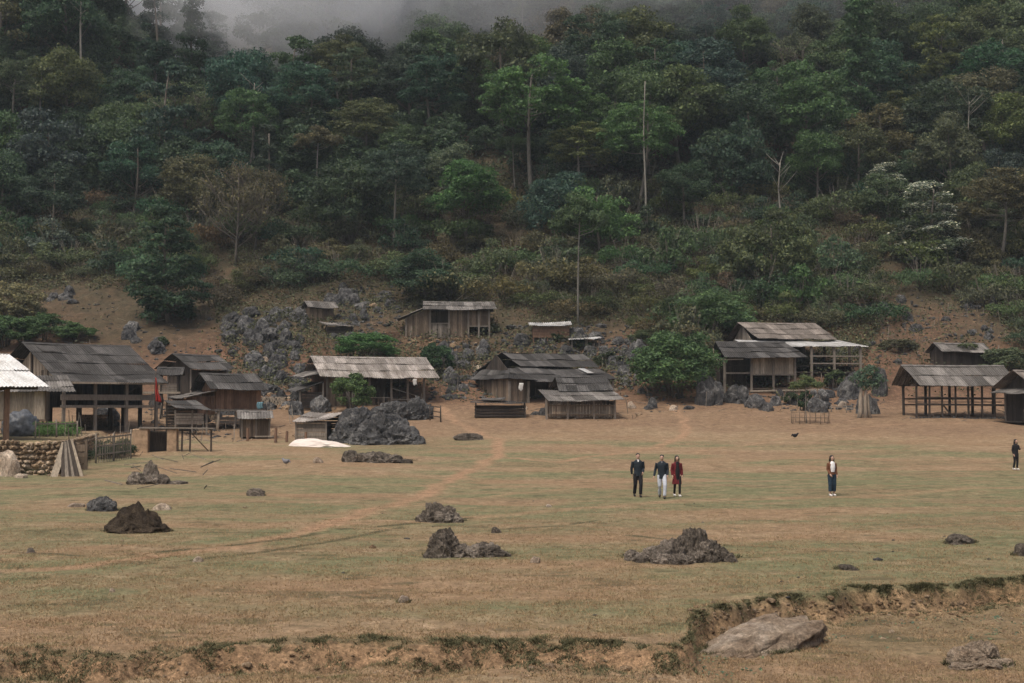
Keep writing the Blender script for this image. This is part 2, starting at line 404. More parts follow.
def tree_proto(kind, seed):
    """returns (crown verts, trunk MB) in metres, base at origin"""
    g = np.random.default_rng(seed); rr = random.Random(seed); L = []; t = MB(); cl = []
    if kind == 'round':
        h = 12; cr = 4.4; zc = 7.6
        for i in range(46):
            a = g.random()*6.283; e = math.acos(1-1.6*g.random()); rad = cr*(.6+.42*g.random())
            cl.append((rad*math.sin(e)*math.cos(a), rad*math.sin(e)*math.sin(a), zc+rad*math.cos(e)*.95, 1.0+.8*g.random()))
        tr = .2
    elif kind == 'layer':
        h = 13; tr = .2
        for lev in range(6):
            z = 3.6+lev*1.7; R0 = 4.8*(1-.11*lev)
            for i in range(8-lev):
                a = g.random()*6.283; q = R0*(.35+.65*g.random())
                cl.append((q*math.cos(a), q*math.sin(a), z+g.normal()*.4-.1*q, 1.1+.6*g.random()))
        cl.append((0, 0, 13, 1.3))
    elif kind == 'tall':
        h = 17; tr = .17
        for i in range(36):
            a = g.random()*6.283; q = 4.6*math.sqrt(g.random()); cl.append((q*math.cos(a), q*math.sin(a), 11.2+4.6*g.random()*(1-q/6)+g.random(), 1.0+.7*g.random()))
    elif kind == 'bushy':
        h = 8; tr = .16
        for i in range(44):
            a = g.random()*6.283; e = math.acos(1-1.1*g.random()); rad = 3.7*(.6+.45*g.random())
            cl.append((rad*math.sin(e)*math.cos(a)*1.15, rad*math.sin(e)*math.sin(a)*1.15, 2.2+rad*math.cos(e)*1.35, .9+.7*g.random()))
    elif kind == 'column':
        h = 17; tr = .24
        for i in range(40):
            z = 2.5+14.5*g.random(); a = g.random()*6.283; q = (1.9-.085*z+.3)*g.random()**.5
            cl.append((q*math.cos(a)*1.2, q*math.sin(a)*1.2, z, .75+.5*g.random()))
    elif kind == 'dry':
        h = 10; tr = .13
        for i in range(34):
            a = g.random()*6.283; q = 3.6*math.sqrt(g.random()); cl.append((q*math.cos(a), q*math.sin(a), 4+6*g.random()*(1-q/6), .9+.8*g.random()))
    elif kind == 'cedar':
        h = 13; tr = .22
        for lev in range(13):
            z = 1.2+lev*.95; R0 = 5.0*(1-.055*lev)*(.6 if lev < 2 else 1)*(.75 if lev > 10 else 1)
            for i in range(9-lev//2):
                a = g.random()*6.283; q = R0*(.4+.6*g.random()**.7)
                cl.append((q*math.cos(a), q*math.sin(a), z+g.normal()*.4-.13*q, .95+.6*g.random()))
    elif kind == 'grand':
        h = 19; tr = .27
        for i in range(85):
            a = g.random()*6.283; e = math.acos(1-1.6*g.random()); rad = .55+.45*g.random()
            cl.append((6.3*rad*math.sin(e)*math.cos(a), 6.3*rad*math.sin(e)*math.sin(a), 12.6+5.6*rad*math.cos(e)+g.normal()*.3, .95+.7*g.random()))
    elif kind == 'shrub':
        h = 2.6; tr = .05
        for i in range(20):
            a = g.random()*6.283; q = 1.5*math.sqrt(g.random()); cl.append((q*math.cos(a), q*math.sin(a), .35+1.9*g.random()*(1-q/2.4), .4+.35*g.random()))
    elif kind == 'thicket':
        h = 2.2; tr = .04
        for i in range(26):
            a = g.random()*6.283; q = 2.1*math.sqrt(g.random()); cl.append((q*math.cos(a), q*math.sin(a), .3+1.3*g.random()*(1-q/3.4), .4+.35*g.random()))
    nlf = 1.5 if kind not in ('shrub', 'thicket') else 1.35
    nl = {'round': 190, 'layer': 150, 'tall': 170, 'bushy': 190, 'column': 200, 'dry': 60, 'shrub': 90, 'thicket': 75, 'cedar': 120, 'grand': 120}[kind]
    sz = {'round': .38, 'layer': .42, 'tall': .42, 'bushy': .34, 'column': .36, 'dry': .26, 'cedar': .4, 'grand': .42, 'shrub': .19, 'thicket': .18}[kind]
    fl = {'layer': .42, 'tall': .6, 'dry': .7}.get(kind, .5 if kind in ('cedar', 'grand') else .72)
    for (x, y, z, r_) in cl:
        L.append(puff(g, (x, y, z), (r_, r_, r_*fl), int(nl*nlf*(.7+.6*g.random())), sz*.82))
    top = max(c[2] for c in cl)*.93
    bend = [rr.uniform(-.5, .5)*h/14 for _ in range(4)]; bend = [q*1.6 for q in bend]
    def trunk_at(z):
        u = z/h; return Vector((bend[0]*math.sin(u*3.1)+bend[1]*u, bend[2]*math.sin(u*2.7)+bend[3]*u, z))
    def trad(z): return tr*(1.15-.85*z/h)+(.25*tr if z < .5 else 0)
    if kind not in ('shrub', 'thicket'):
        zz = [top*i/8 for i in range(9)]; zz[0] = -.6
        t.tube([trunk_at(z) for z in zz], [trad(max(z, 0)) for z in zz], 8)
    ncl = cl if kind in ('dry', 'column') else cl[::{'layer': 1, 'tall': 5, 'grand': 6}.get(kind, 3)]
    for (x, y, z, r_) in ncl:
        q = math.hypot(x, y)
        if kind in ('shrub', 'thicket'): z0 = -.15; st = Vector((x*.12, y*.12, z0)); r0 = tr
        else: z0 = max(.12*h, min(z-q*(.75 if kind not in ('tall', 'grand') else .35), top*.95)); st = trunk_at(z0); r0 = trad(z0)*.42
        e = Vector((x, y, z)); m = st.lerp(e, .5)+Vector((rr.uniform(-.1, .1)*q, rr.uniform(-.1, .1)*q, -.08*q))
        t.tube([st, m, e], [r0, r0*.6, r0*.25], 5)
        if kind == 'dry':
            for _ in range(7):
                e2 = e+Vector((rr.uniform(-1, 1)*1.1, rr.uniform(-1, 1)*1.1, rr.uniform(.1, 1.3)))
                t.tube([m.lerp(e, .6), e2], [.03, .012], 3)
    if kind in ('shrub', 'thicket'):
        for _ in range(14):
            a = rr.uniform(0, 6.28); q = rr.uniform(.3, 1.4); t.tube([(0, 0, -.1), (q*math.cos(a), q*math.sin(a), rr.uniform(1, 2.3))], [.025, .008], 3)
    return np.concatenate(L), t
PROTO = {}
def proto(kind, var):
    key = (kind, var)
    if key not in PROTO:
        V, t = tree_proto(kind, sum(map(ord, kind))*7+var*101)
        PROTO[key] = (np_mesh('crown', V, 4, M['leaf']), t.mesh('trunk', M['palebark'] if kind == 'tall' else M['greybark'] if kind == 'grand' else M['bark'], True), V)
    return PROTO[key]
def plant(name, kind, var, x, y, s, sz, rz, col, label=None, cat='tree', group=None, z=None, tm=None, lean=0):
    cm, tm_, _ = proto(kind, var)
    root = empty(name, (x, y, (Tz(x, y) if z is None else z)-.05), rz, label, cat, group)
    root.scale = (s, s, s*sz); root.rotation_euler[0] = lean
    t = link('stem' if kind in ('shrub', 'thicket') else 'trunk', tm_, root)
    c = link('foliage' if kind in ('shrub', 'thicket') else 'crown', cm, root); c.color = (*col, 1)
    return root
COL = {'dark': (.038, .074, .040), 'teal': (.042, .082, .056), 'mid': (.064, .104, .046), 'olive': (.088, .110, .050), 'brown': (.100, .092, .048),
       'bright': (.075, .150, .050), 'yellow': (.12, .145, .05), 'grey': (.085, .115, .072), 'pale': (.16, .18, .14)}
COLN = {'dark': 'dark green', 'teal': 'blue-green', 'mid': 'mid green', 'olive': 'olive', 'brown': 'brownish', 'bright': 'bright green', 'yellow': 'yellow-green', 'grey': 'grey-green', 'pale': 'pale'}
SHN = {'round': 'round-crowned', 'layer': 'tiered', 'tall': 'tall bare-trunked', 'bushy': 'bushy', 'column': 'narrow columnar', 'grand': 'broad billowing', 'dry': 'sparse twiggy', 'shrub': 'rounded', 'thicket': 'low spreading'}
LANDX = [(45, 'the white-roofed shelter'), (135, 'the big stilt house'), (270, 'the small plank huts'), (400, 'the patched grey roof'), (505, 'the upslope plank house'),
         (620, 'the two-tiered dark roof'), (720, 'the round bush trees'), (860, 'the paired stilt houses'), (930, 'the split pale stump'), (9999, 'the long open shed')]
def landmark(px):
    for a, b in LANDX:
        if px < a: return b
PENDING = []   # (object, px, py, stem words) labels resolved at the end
def pend(o, px, py, adj, noun, zone, band):
    PENDING.append((o, px, py, adj, noun, zone, band))
def resolve():
    d = {}
    for p in PENDING: d.setdefault((p[3], p[4], p[5], p[6]), []).append(p)
    ordn = ['leftmost', 'second along', 'third along', 'fourth along', 'fifth along', 'sixth along', 'seventh along', 'eighth along', 'ninth along', 'tenth along']
    for key, l in d.items():
        adj, noun, zone, band = key; base = f'{adj} {noun} {band} {zone}'
        l.sort(key=lambda p: p[1])
        for i, p in enumerate(l):
            if len(l) == 1: s = base
            elif len(l) == 2: s = base+(', left one', ', right one')[i]
            elif i == len(l)-1: s = base+', rightmost'
            else: s = base+', '+ordn[min(i, 9)]
            p[0]['label'] = s

# ================================================================ bare areas (in map terms, found once from the photograph)
def inpoly(px, py, poly):
    c = False; j = len(poly)-1
    for i in range(len(poly)):
        xi, yi = poly[i]; xj, yj = poly[j]
        if (yi > py) != (yj > py) and px < (xj-xi)*(py-yi)/(yj-yi)+xi: c = not c
        j = i
    return c
BARE = [[(-30, 285), (60, 300), (130, 300), (200, 330), (240, 300), (300, 285), (380, 275), (420, 290), (400, 310), (520, 310), (545, 314), (640, 322), (645, 350), (660, 365), (700, 380), (860, 375), (870, 350), (900, 300), (950, 290), (1000, 320), (1000, 345), (1060, 360), (1060, 430), (-30, 430)]]
def is_bare(px, py): return py > 425 or any(inpoly(px, py, b) for b in BARE)

# ---------------------------------------------------------------- forest trees
HERO = [  # name kind var px_base py_base scale zscale colour label
 ('layered_tree', 'cedar', 0, 168, 322, .98, 1.0, 'dark', 'big dark tiered tree standing alone at the foot of the left slope above bare soil'),
 ('slender_tree', 'tall', 1, 578, 325, .60, 1.5, 'mid', 'slim tall tree with bare pale trunk rising behind the small white-roofed hut'),
 ('forest_tree', 'grand', 0, 532, 205, 1.12, .98, 'bright', 'largest fresh green spreading tree with forked pale trunk, centre of the forest'),
 ('forest_tree', 'grand', 1, 585, 205, .72, .82, 'yellow', 'yellow-green tree just behind the slim tall tree'),
 ('forest_tree', 'grand', 2, 637, 215, .85, .98, 'bright', 'fresh green high-domed tree right of the yellow-green one, mid forest'),
 ('forest_tree', 'tall', 0, 515, 190, .5, 1.0, 'mid', 'thin pale-trunked young tree left of the largest fresh green tree'),
 ('forest_tree', 'bushy', 1, 600, 255, 1.0, 1.1, 'bright', 'low fresh green tree right beside the slim tall trunk'),
 ('flowering_tree', 'cedar', 1, 928, 268, .98, .78, 'grey', 'broad dark tree dusted with white blossom on the right slope'),
 ('flowering_tree', 'cedar', 0, 885, 215, .7, .75, 'grey', 'smaller whitish-leaved tree above and left of the blossoming tree'),
 ('forest_tree', 'bushy', 1, 768, 300, 1.15, 1.15, 'olive', 'big olive dome of foliage above the ridge of the grey-brown roof'),
 ('forest_tree', 'bushy', 0, 425, 300, .95, .75, 'dark', 'dark green spreading bush directly behind the plank house up the slope'),
 ('forest_tree', 'round', 2, 405, 190, .8, .9, 'mid', 'mid green domed tree with pale stems above the plank house, mid forest'),
 ('vine_tree', 'column', 0, 190, 85, 1.05, 1.12, 'dark', 'tall vine-wrapped column of a tree against the mist, upper left skyline'),
 ('pointed_tree', 'column', 1, 148, 80, 1.15, .95, 'teal', 'dark pointed tree on the upper left skyline, left of the vine-wrapped one'),
 ('forest_tree', 'tall', 1, 318, 205, .62, 1.1, 'brown', 'pale thin-trunked tree with rusty crown above the patched grey roof'),
 ('forest_tree', 'layer', 1, 895, 150, .85, .75, 'yellow', 'flat-topped yellowish tree high in the right-hand forest'),
 ('forest_tree', 'grand', 3, 1000, 268, .80, .80, 'brown', 'large brownish bushy tree against the right edge of the photo'),
 ('forest_tree', 'dry', 0, 235, 265, 1.15, 1.2, 'brown', 'leafless brown thicket tree with upright pale stems right of the big dark tree'),
 ('forest_tree', 'dry', 1, 255, 250, 1.0, 1.2, 'brown', 'second leafless brown stemmed tree, behind and right of the first'),
]
placed = []; LEAFY = []
for (nm, kd, vr, px, py, s, sz, col, lab) in HERO:
    g = ground(px, py)
    if kd == 'column': g = Vector(((px-512)/F*215, 215, 0))
    o = plant(nm, kd, vr, g.x, g.y, s, sz, rnd.uniform(0, 6.28), COL[col], lab, 'tree')
    placed.append((g.x, g.y, 3.6*s)); LEAFY.append(o)
mixk = ['round']*9+['layer']*1+['bushy']*7+['column']*1+['grand']*3+['dry']*1
mixc = ['dark']*8+['teal']*4+['mid']*7+['olive']*4+['brown']*1+['grey']*1
rf = random.Random(31); row = 0; ntree = 0
y = 176.0
while y < 304 and ntree < 276:
    W = .375*y+7; x = -W+rf.uniform(0, 5); row += 1
    while x < W:
        jx, jy = x+rf.uniform(-2.2, 2.2), y+rf.uniform(-2.6, 2.6)
        x += 8.6
        px, py = proj(jx, jy, Tz(jx, jy))
        if any((jx-a)**2+(jy-b)**2 < (c+1.5)**2 for a, b, c in placed): continue
        if jx < -41 and jy > (232 if jx > -50 else 240): continue
        if is_bare(px, py): continue
        if y < 186 and rf.random() < .25: continue
        kd = rf.choice(mixk); c = rf.choice(mixc)
        if 190 < px < 300 and 140 < py < 300 and rf.random() < .5: kd, c = 'dry', 'brown'
        if px > 940 and py > 150 and rf.random() < .5: c = rf.choice(['brown', 'olive'])
        if jx < -42 and jy > 212: kd = rf.choice(['column', 'round', 'layer']); c = rf.choice(['dark', 'teal'])
        if kd == 'dry' and c in ('dark', 'teal', 'mid', 'bright'): c = 'brown'
        s = rf.uniform(.9, 1.35)*(.62 if kd == 'grand' else 1.0 if kd not in ('bushy', 'dry') else 1.12)
        if y < 190: s *= .8
        v = rf.randrange(5 if kd in ('round', 'bushy') else 3 if kd in ('tall', 'layer', 'grand') else 2)
        cc = tuple(q*rf.uniform(.82, 1.2) for q in COL[c])
        o = plant('forest_tree', kd, v, jx, jy, s, rf.uniform(.85, 1.2), rf.uniform(0, 6.28), cc, None, 'tree', 'trees of the hillside forest', lean=rf.uniform(-.04, .04))
        tp = py-60*s
        band = 'low in the forest above' if y < 192 else 'lower-middle forest above' if y < 208 else 'mid-forest above' if y < 226 else 'upper forest above' if y < 246 else 'at the top edge above'
        pend(o, px, py, COLN[c]+' '+SHN[kd], 'tree', landmark(px), band)
        placed.append((jx, jy, 2.5)); ntree += 1
    y += 7.9
g = np.random.default_rng(55); L = []
for i in range(820):
    yy = g.uniform(186, 312); x = g.uniform(-1, 1)*(.375*yy+5)
    if x < -41 and yy > (226 if x > -50 else 240): continue
    px, py = proj(x, yy, Tz(x, yy))
    if any((x-a)**2+(yy-b)**2 < (c*.55)**2 for a, b, c in placed[:20]): continue
    kd = g.choice(['bushy', 'bushy', 'round']); V0 = PROTO[(kd, int(g.integers(3)))][2].reshape(-1, 4, 3)
    V0 = V0[g.random(len(V0)) < .36]; s = g.uniform(.5, .85)*(1+.7*(yy > 262)); a = g.uniform(0, 6.28); ca, sa = math.cos(a), math.sin(a); c0 = V0.mean(1, keepdims=True)
    V1 = (c0+(V0-c0)*1.6).reshape(-1, 3)*s; L.append(np.stack([V1[:, 0]*ca-V1[:, 1]*sa, V1[:, 0]*sa+V1[:, 1]*ca, V1[:, 2]], -1)+np.array([x, yy, Tz(x, yy)-.8]))
for i in range(110):
    x = g.uniform(-80, -50); yy = g.uniform(194, 230); V0 = PROTO[('bushy', i % 5)][2].reshape(-1, 4, 3); V0 = V0[g.random(len(V0)) < .3]; c0 = V0.mean(1, keepdims=True)
    L.append((c0+(V0-c0)*1.7).reshape(-1, 3)*g.uniform(.5, .8)+np.array([x, yy, Tz(x, yy)-.8]))
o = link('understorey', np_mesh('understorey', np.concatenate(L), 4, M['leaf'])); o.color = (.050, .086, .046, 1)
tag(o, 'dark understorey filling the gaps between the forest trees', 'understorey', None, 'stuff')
# bare dead stems standing out of the forest
def dead_stem(px, py, h, r_, lab, lean=0., fork=True):
    g = ground(px, py); t = MB(); rr = random.Random(int(px))
    pts = [(math.sin(i*.9)*.12+lean*i/8*h, 0, -.5+(h+.5)*i/8) for i in range(9)]
    t.tube(pts, [r_*.72*(1.1-.75*i/8) for i in range(9)], 8)
    root = empty('dead_tree', g, 0, lab, 'dead tree', 'bare pale trunks in the forest')
    t.build('trunk', M['palebark'], root, True)
    if fork:
        b = MB()
        for q in range(9):
            z = h*rr.uniform(.6, .98); i = z/h*8; a = rr.uniform(0, 6.28); l = rr.uniform(.8, 2.4); p0 = Vector((lean*z, 0, z))
            p1 = p0+Vector((math.cos(a)*l*.5, math.sin(a)*l*.5, l*.45)); p2 = p1+Vector((math.cos(a)*l*.5, math.sin(a)*l*.5, l*.5))
            b.tube([p0, p1, p2], [r_*.3, r_*.2, r_*.07], 5)
        b.build('branches', M['palebark'], root, True)
dead_stem(80, 118, 22, .30, 'tall bare pale trunk rising above the canopy at the upper left')
dead_stem(523, 92, 17, .22, 'thin bare pole of a trunk cut by the top edge, centre', fork=False)
dead_stem(253, 185, 14, .17, 'thin bare pale stem above the huddle of plank huts')
dead_stem(645, 232, 19, .19, 'bare straight pale trunk right of the fresh green trees', fork=False)
dead_stem(712, 75, 13, .16, 'thin leaning bare trunk at the top edge right of centre', -.12, False)
dead_stem(970, 200, 13, .18, 'bare grey trunk among trees at the right, above the open shed')
dead_stem(780, 235, 9, .2, 'short broken pale trunk above the pair of stilt houses')
dead_stem(40, 165, 14, .17, 'bare grey stem in the forest near the left edge')

# white flower sprays for the blossoming trees
for o in LEAFY:
    if o.name.startswith('flowering_tree'):
        g = np.random.default_rng(len(o.name)); src = PROTO[('cedar', 1 if o.name == 'flowering_tree' else 0)][2].reshape(-1, 4, 3)
        ctr = src.mean(1); msk = (vn(ctr[:, 0]*.55+3, ctr[:, 2]*.8, 3) > .42) & (g.random(len(ctr)) < .5)
        Vv = leaves(g, ctr[msk]+np.array([0, 0, .12]), ctr[msk]*0+np.array([0, 0, 1]), .42, .5)
        b = link('blossom', np_mesh('blossom', Vv, 4, M['leaf']), o); b.color = (.52, .54, .46, 1)

# ---------------------------------------------------------------- distant slope behind the misty valley
g = np.random.default_rng(5); L = []
for i in range(330):
    x, yy = (g.uniform(-125, -8), g.uniform(268, 330)) if i < 150 else (g.uniform(-45, 125), g.uniform(258, 300))
    if i < 150 and x > -45 and yy < 280: continue
    V0 = PROTO[('round', i % 3 if ('round', i % 3) in PROTO else 0)][2].reshape(-1, 4, 3)[::3]
    s = g.uniform(.9, 1.3); a = g.uniform(0, 6.28); ca, sa = math.cos(a), math.sin(a)
    V1 = V0.reshape(-1, 3)*s*1.05; V1 = np.stack([V1[:, 0]*ca-V1[:, 1]*sa, V1[:, 0]*sa+V1[:, 1]*ca, V1[:, 2]], -1)+np.array([x, yy, Tz(x, yy)-2])
    L.append(V1)
o = link('distant_forest', np_mesh('distant_forest', np.concatenate(L), 4, M['leaf'])); o.color = (.035, .06, .04, 1)
tag(o, 'misted dark forest on the far slope beyond the left ridge', 'forest', None, 'stuff')

# ---------------------------------------------------------------- shrubs on the slope
rs = random.Random(99); ns = 0; cand = []
for _ in range(5200):
    yy = rs.uniform(134, 188); x = rs.uniform(-.375*yy-2, .375*yy+2)
    cand.append((x, yy))
zz = T(np.array([c[0] for c in cand]), np.array([c[1] for c in cand]))
shp = []
for (x, yy), z in zip(cand, zz):
    if ns >= 262: break
    px, py = proj(x, yy, z)
    if is_bare(px, py) and (py > 300 or rs.random() > .02): continue
    if px < 215 and py > 285: continue
    if any((x-a)**2+(yy-b)**2 < c*c for a, b, c in shp): continue
    if any((x-a)**2+(yy-b)**2 < (c*.45)**2 for a, b, c in placed[:20]): continue
    if 690 < px < 880 and py > 300 and yy < 150: continue
    kd = rs.choice(['shrub', 'thicket', 'thicket', 'shrub']); s = rs.uniform(.9, 2.1)
    c = rs.choice(['olive', 'olive', 'brown', 'mid', 'mid', 'dark', 'grey', 'brown', 'olive'])
    if 440 < px < 680 and py > 240: c = rs.choice(['brown', 'olive', 'brown', 'olive', 'mid'])
    cc = tuple(q*rs.uniform(.8, 1.2) for q in COL[c])
    o = plant('shrub', kd, rs.randrange(3), x, yy, s, rs.uniform(.8, 1.3), rs.uniform(0, 6.28), cc, None, 'shrub', 'shrubs covering the lower slope', z)
    band = 'on the lowest slope above' if yy < 147 else 'on the lower slope above' if yy < 158 else 'halfway up the scrub above' if yy < 170 else 'at the forest foot above'
    pend(o, px, py, COLN[c]+' '+SHN[kd], 'shrub', landmark(px), band)
    shp.append((x, yy, 1.35*s+.35)); ns += 1
# undergrowth (nobody could count it)
def scatter(n, y0, y1, seed, size, hmax, keep):
    g = np.random.default_rng(seed)
    yy = y0+(y1-y0)*g.random(n); x = (g.random(n)*2-1)*(.385*yy+3); z = T(x, yy)
    c_, s_ = math.cos(PITCH), math.sin(PITCH); f = yy*c_+(z-HC)*s_; u = -yy*s_+(z-HC)*c_
    px = 512+F*x/f; py = 341.5-F*u/f
    k = keep(x, yy, px, py, g); x, yy, z = x[k], yy[k], z[k]
    hh = hmax*(.25+1.2*np.clip(fbm(x/3.1, yy/3.1, 5+seed, 3)-.25, 0, 1))*g.random(len(x))
    return leaves(g, np.stack([x, yy, z+hh], -1), np.zeros((len(x), 3))+np.array([0, -.25, .6]), size, .8)
def keep_under(x, y, px, py, g):
    b = np.array([is_bare(a, c) for a, c in zip(px, py)])
    pb = np.where(b, np.where((px > 225) & (px < 700), .42, .16)*np.where(py > 392, .25, 1), 1.0)*np.where((px < 215) & (py > 290), .12, 1.0)
    pb = pb*np.clip((fbm(x/5, y/5, 71, 3)-.28)*4, .15, 1)
    return g.random(len(x)) < pb
o = link('undergrowth', np_mesh('undergrowth', scatter(450000, 128, 196, 3, .25, 1.5, keep_under), 4, mat_leaf('undergrowth_leaf', (.078, .084, .044), .25)))
tag(o, 'olive and brown undergrowth covering the lower hillside', 'undergrowth', None, 'stuff')
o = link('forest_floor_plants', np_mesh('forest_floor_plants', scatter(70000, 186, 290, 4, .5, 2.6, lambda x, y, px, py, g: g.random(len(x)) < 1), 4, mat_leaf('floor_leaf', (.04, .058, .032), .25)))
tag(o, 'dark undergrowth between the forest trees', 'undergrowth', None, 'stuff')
# ================================================================ building kit (local axes: x along the ridge, y away from the viewer, z up)
def roof_sheet(mb, A, B, Cc, D, pitch=.2, amp=.028, row=1.5, seed=0, sag=.11):
    """corrugated sheets; A,B = upper edge left/right, Cc,D = lower edge right/left"""
    A, B, Cc, D = map(Vector, (A, B, Cc, D)); g = random.Random(seed)
    W = max((B-A).length, (Cc-D).length); S = ((D-A).length+(Cc-B).length)/2
    nr = max(1, round(S/row)); nc = max(4, int(W/pitch*4)); N = (B-A).cross(D-A).normalized()
    if N.z < 0: N = -N
    UV = getattr(mb, 'uvs', None)
    if UV is None: mb.uvs = UV = []
    while len(UV) < len(mb.v): UV.append((0, 0))
    for r in range(nr):
        vs = []; u0 = g.uniform(-.2, .2); rj = g.uniform(-.05, .05)
        for q in (0, 1):
            v = (r+q*1.06)/nr
            v = min(v, 1.015) if q else v
            for c in range(nc+1):
                u = c/nc; p = (A.lerp(B, u)).lerp(D.lerp(Cc, u), v)
                wob = sag*(mnoise.noise(Vector((u*W*.35+seed, v*S*.5, seed)))) - sag*1.2*math.sin(math.pi*u)*.5
                lift = .035 if q else .0
                sheet = math.floor(u*W/.95); jit = .05*math.sin(sheet*12.9+r*4.1+seed)*q
                p = p+N*(amp*math.cos(u*W/pitch*2*math.pi)+lift+wob+q*.055*max(0, math.sin(sheet*7.7+r*3.3+seed*5)))+(Cc-B).normalized()*(jit*2+(rj if r < nr-1 and q else 0))
                vs.append(p); UV.append((u*W+u0+seed*3.1, (v-.0)*S+.001))
        n = nc+1; mb.add(vs, [(c, c+n, c+n+1, c+1) for c in range(nc)])
def finish_roof(mb, mat, parent, name='roof', th=.022):
    me = mb.mesh(name, M[mat]); uv = me.uv_layers.new(name='UVMap'); U = mb.uvs
    while len(U) < len(mb.v): U.append((0, 0))
    li = np.zeros(len(me.loops), np.int32); me.loops.foreach_get('vertex_index', li)
    uv.data.foreach_set('uv', np.array(U, np.float32)[li].ravel())
    o = link(name, me, parent); s = o.modifiers.new('thickness', 'SOLIDIFY'); s.thickness = th; s.offset = -1
    return o
def gable(root, x0, x1, yf, yb, ze, zr, mat, yr=None, seed=0, skewl=0, skewr=0, zb=None, row=1.5, name='roof', cap=True):
    """two slopes; x0..x1 ridge ends, skew moves the eave ends"""
    yr = (yf+yb)/2 if yr is None else yr; zb = ze if zb is None else zb; m = MB(); m.uvs = []
    roof_sheet(m, (x0, yr, zr), (x1, yr, zr), (x1+skewr, yf, ze), (x0+skewl, yf, ze), seed=seed, row=row)
    roof_sheet(m, (x0, yr, zr), (x1, yr, zr), (x1, yb, zb), (x0, yb, zb), seed=seed+1, row=row)
    r = finish_roof(m, mat, root, name)
    if cap:
        c = MB(); n = max(3, int((x1-x0)/.9))
        for i in range(n):
            a = x0+(x1-x0)*i/n; b = x0+(x1-x0)*(i+1.05)/n; z = zr+.03-.04*math.sin(math.pi*i/n)
            c.add([(a, yr-.16, z-.1), (b, yr-.16, z-.1), (b, yr, z+.03), (a, yr, z+.03), (a, yr+.16, z-.1), (b, yr+.16, z-.1)], [(0, 1, 2, 3), (3, 2, 5, 4)])
        cc = c.build('ridge_cap', M[mat], r); s = cc.modifiers.new('thickness', 'SOLIDIFY'); s.thickness = .02
        for uvname in ('UVMap',): cc.data.uv_layers.new(name=uvname)
    return r
def shed_roof(root, A, B, Cc, D, mat, seed=0, row=1.5, name='roof'):
    m = MB(); m.uvs = []; roof_sheet(m, A, B, Cc, D, seed=seed, row=row); return finish_roof(m, mat, root, name)
def boards(mb, p, q, z0, z1, seed=0, bw=.17, gap=.012, th=.03, z0b=None, z1b=None, ragged=.05, miss=0., zc=None):
    """upright boards from p to q (2D); top may slope from z1 to z1b, or peak at zc midway"""
    g = random.Random(seed); p = Vector(p); q = Vector(q); L = (q-p).length; d = (q-p)/L; n = Vector((d.y, -d.x)); s = 0
    z1b = z1 if z1b is None else z1b; z0b = z0 if z0b is None else z0b
    while s < L-.03:
        w = min(bw*g.uniform(.75, 1.3), L-s); e = s+w-gap
        if g.random() >= miss:
            a = p+d*s; b = p+d*e; o = g.uniform(-.012, .012); a = a+n*o; b = b+n*o
            def top(t): 
                return (z1+(zc-z1)*(1-abs(2*t-1))) if zc is not None else z1+(z1b-z1)*t
            ta, tb = top(s/L), top(e/L); j = g.uniform(-ragged, ragged*.3)
            if zc is not None: j = 0
            ba = z0+(z0b-z0)*s/L+g.uniform(-ragged, ragged)*.6
            a2, b2 = a+n*th, b+n*th
            mb.add([(a.x, a.y, ba), (b.x, b.y, ba), (b2.x, b2.y, ba), (a2.x, a2.y, ba), (a.x, a.y, ta+j), (b.x, b.y, tb+j), (b2.x, b2.y, tb+j), (a2.x, a2.y, ta+j)],
                   [(0, 3, 2, 1), (4, 5, 6, 7), (0, 1, 5, 4), (1, 2, 6, 5), (2, 3, 7, 6), (3, 0, 4, 7)])
        s += w
def wall(root, p, q, z0, z1, mat='wood', seed=0, name='wall', **k):
    m = MB(); boards(m, p, q, z0, z1, seed, **k); return m.build(name, M[mat], root)
def hboards(root, p, q, z0, z1, mat='wood', seed=0, bw=.22, name='wall', gap=.03):
    g = random.Random(seed); m = MB(); z = z0
    while z < z1-.04:
        w = min(bw*g.uniform(.8, 1.2), z1-z); j = g.uniform(-.02, .02)
        m.beam((p[0], p[1]+j, z+w/2), (q[0], q[1]+j, z+w/2+g.uniform(-.015, .015)), .04, w-gap); z += w
    return m.build(name, M[mat], root)
def post(root, x, y, z0, z1, r_=.09, mat='wood', lean=0, sq=True):
    m = MB(); g = random.Random(int(x*97+y*13+z1*7)); l = lean+g.uniform(-.04, .04)
    if sq: m.beam((x, y, z0), (x+l, y, z1), r_*2, r_*2*g.uniform(.8, 1.1), (0, 1, 0))
    else: m.tube([(x, y, z0), (x+l*.3+g.uniform(-.03, .03), y, (z0+z1)/2), (x+l, y, z1)], [r_*1.1, r_, r_*.85], 8)
    return m.build('post', M[mat], root, not sq)
def posts(root, xs_, ys_, z0, z1, r_=.09, mat='wood', sq=True):
    for y in ys_:
        for x in xs_: post(root, x, y, z0, z1, r_, mat, 0, sq)
def bar(root, p, q, w, h=None, mat='wood', name='beam'):
    m = MB(); m.beam(p, q, w, h); return m.build(name, M[mat], root)
def deck(root, x0, x1, y0, y1, z, mat='darkwood', seed=0):
    m = MB(); g = random.Random(seed); x = x0
    while x < x1-.02:
        w = min(.22, x1-x); m.box(x, x+w-.012, y0, y1, z-.05+g.uniform(-.008, .008), z); x += w
    return m.build('floor', M[mat], root)
def bld(name, px, py, th, label, cat, group=None, dz=0):
    g = ground(px, py); s = F/g.y
    r = empty(name, (g.x, g.y, g.z+dz), R(th), label, cat, group)
    return r, s
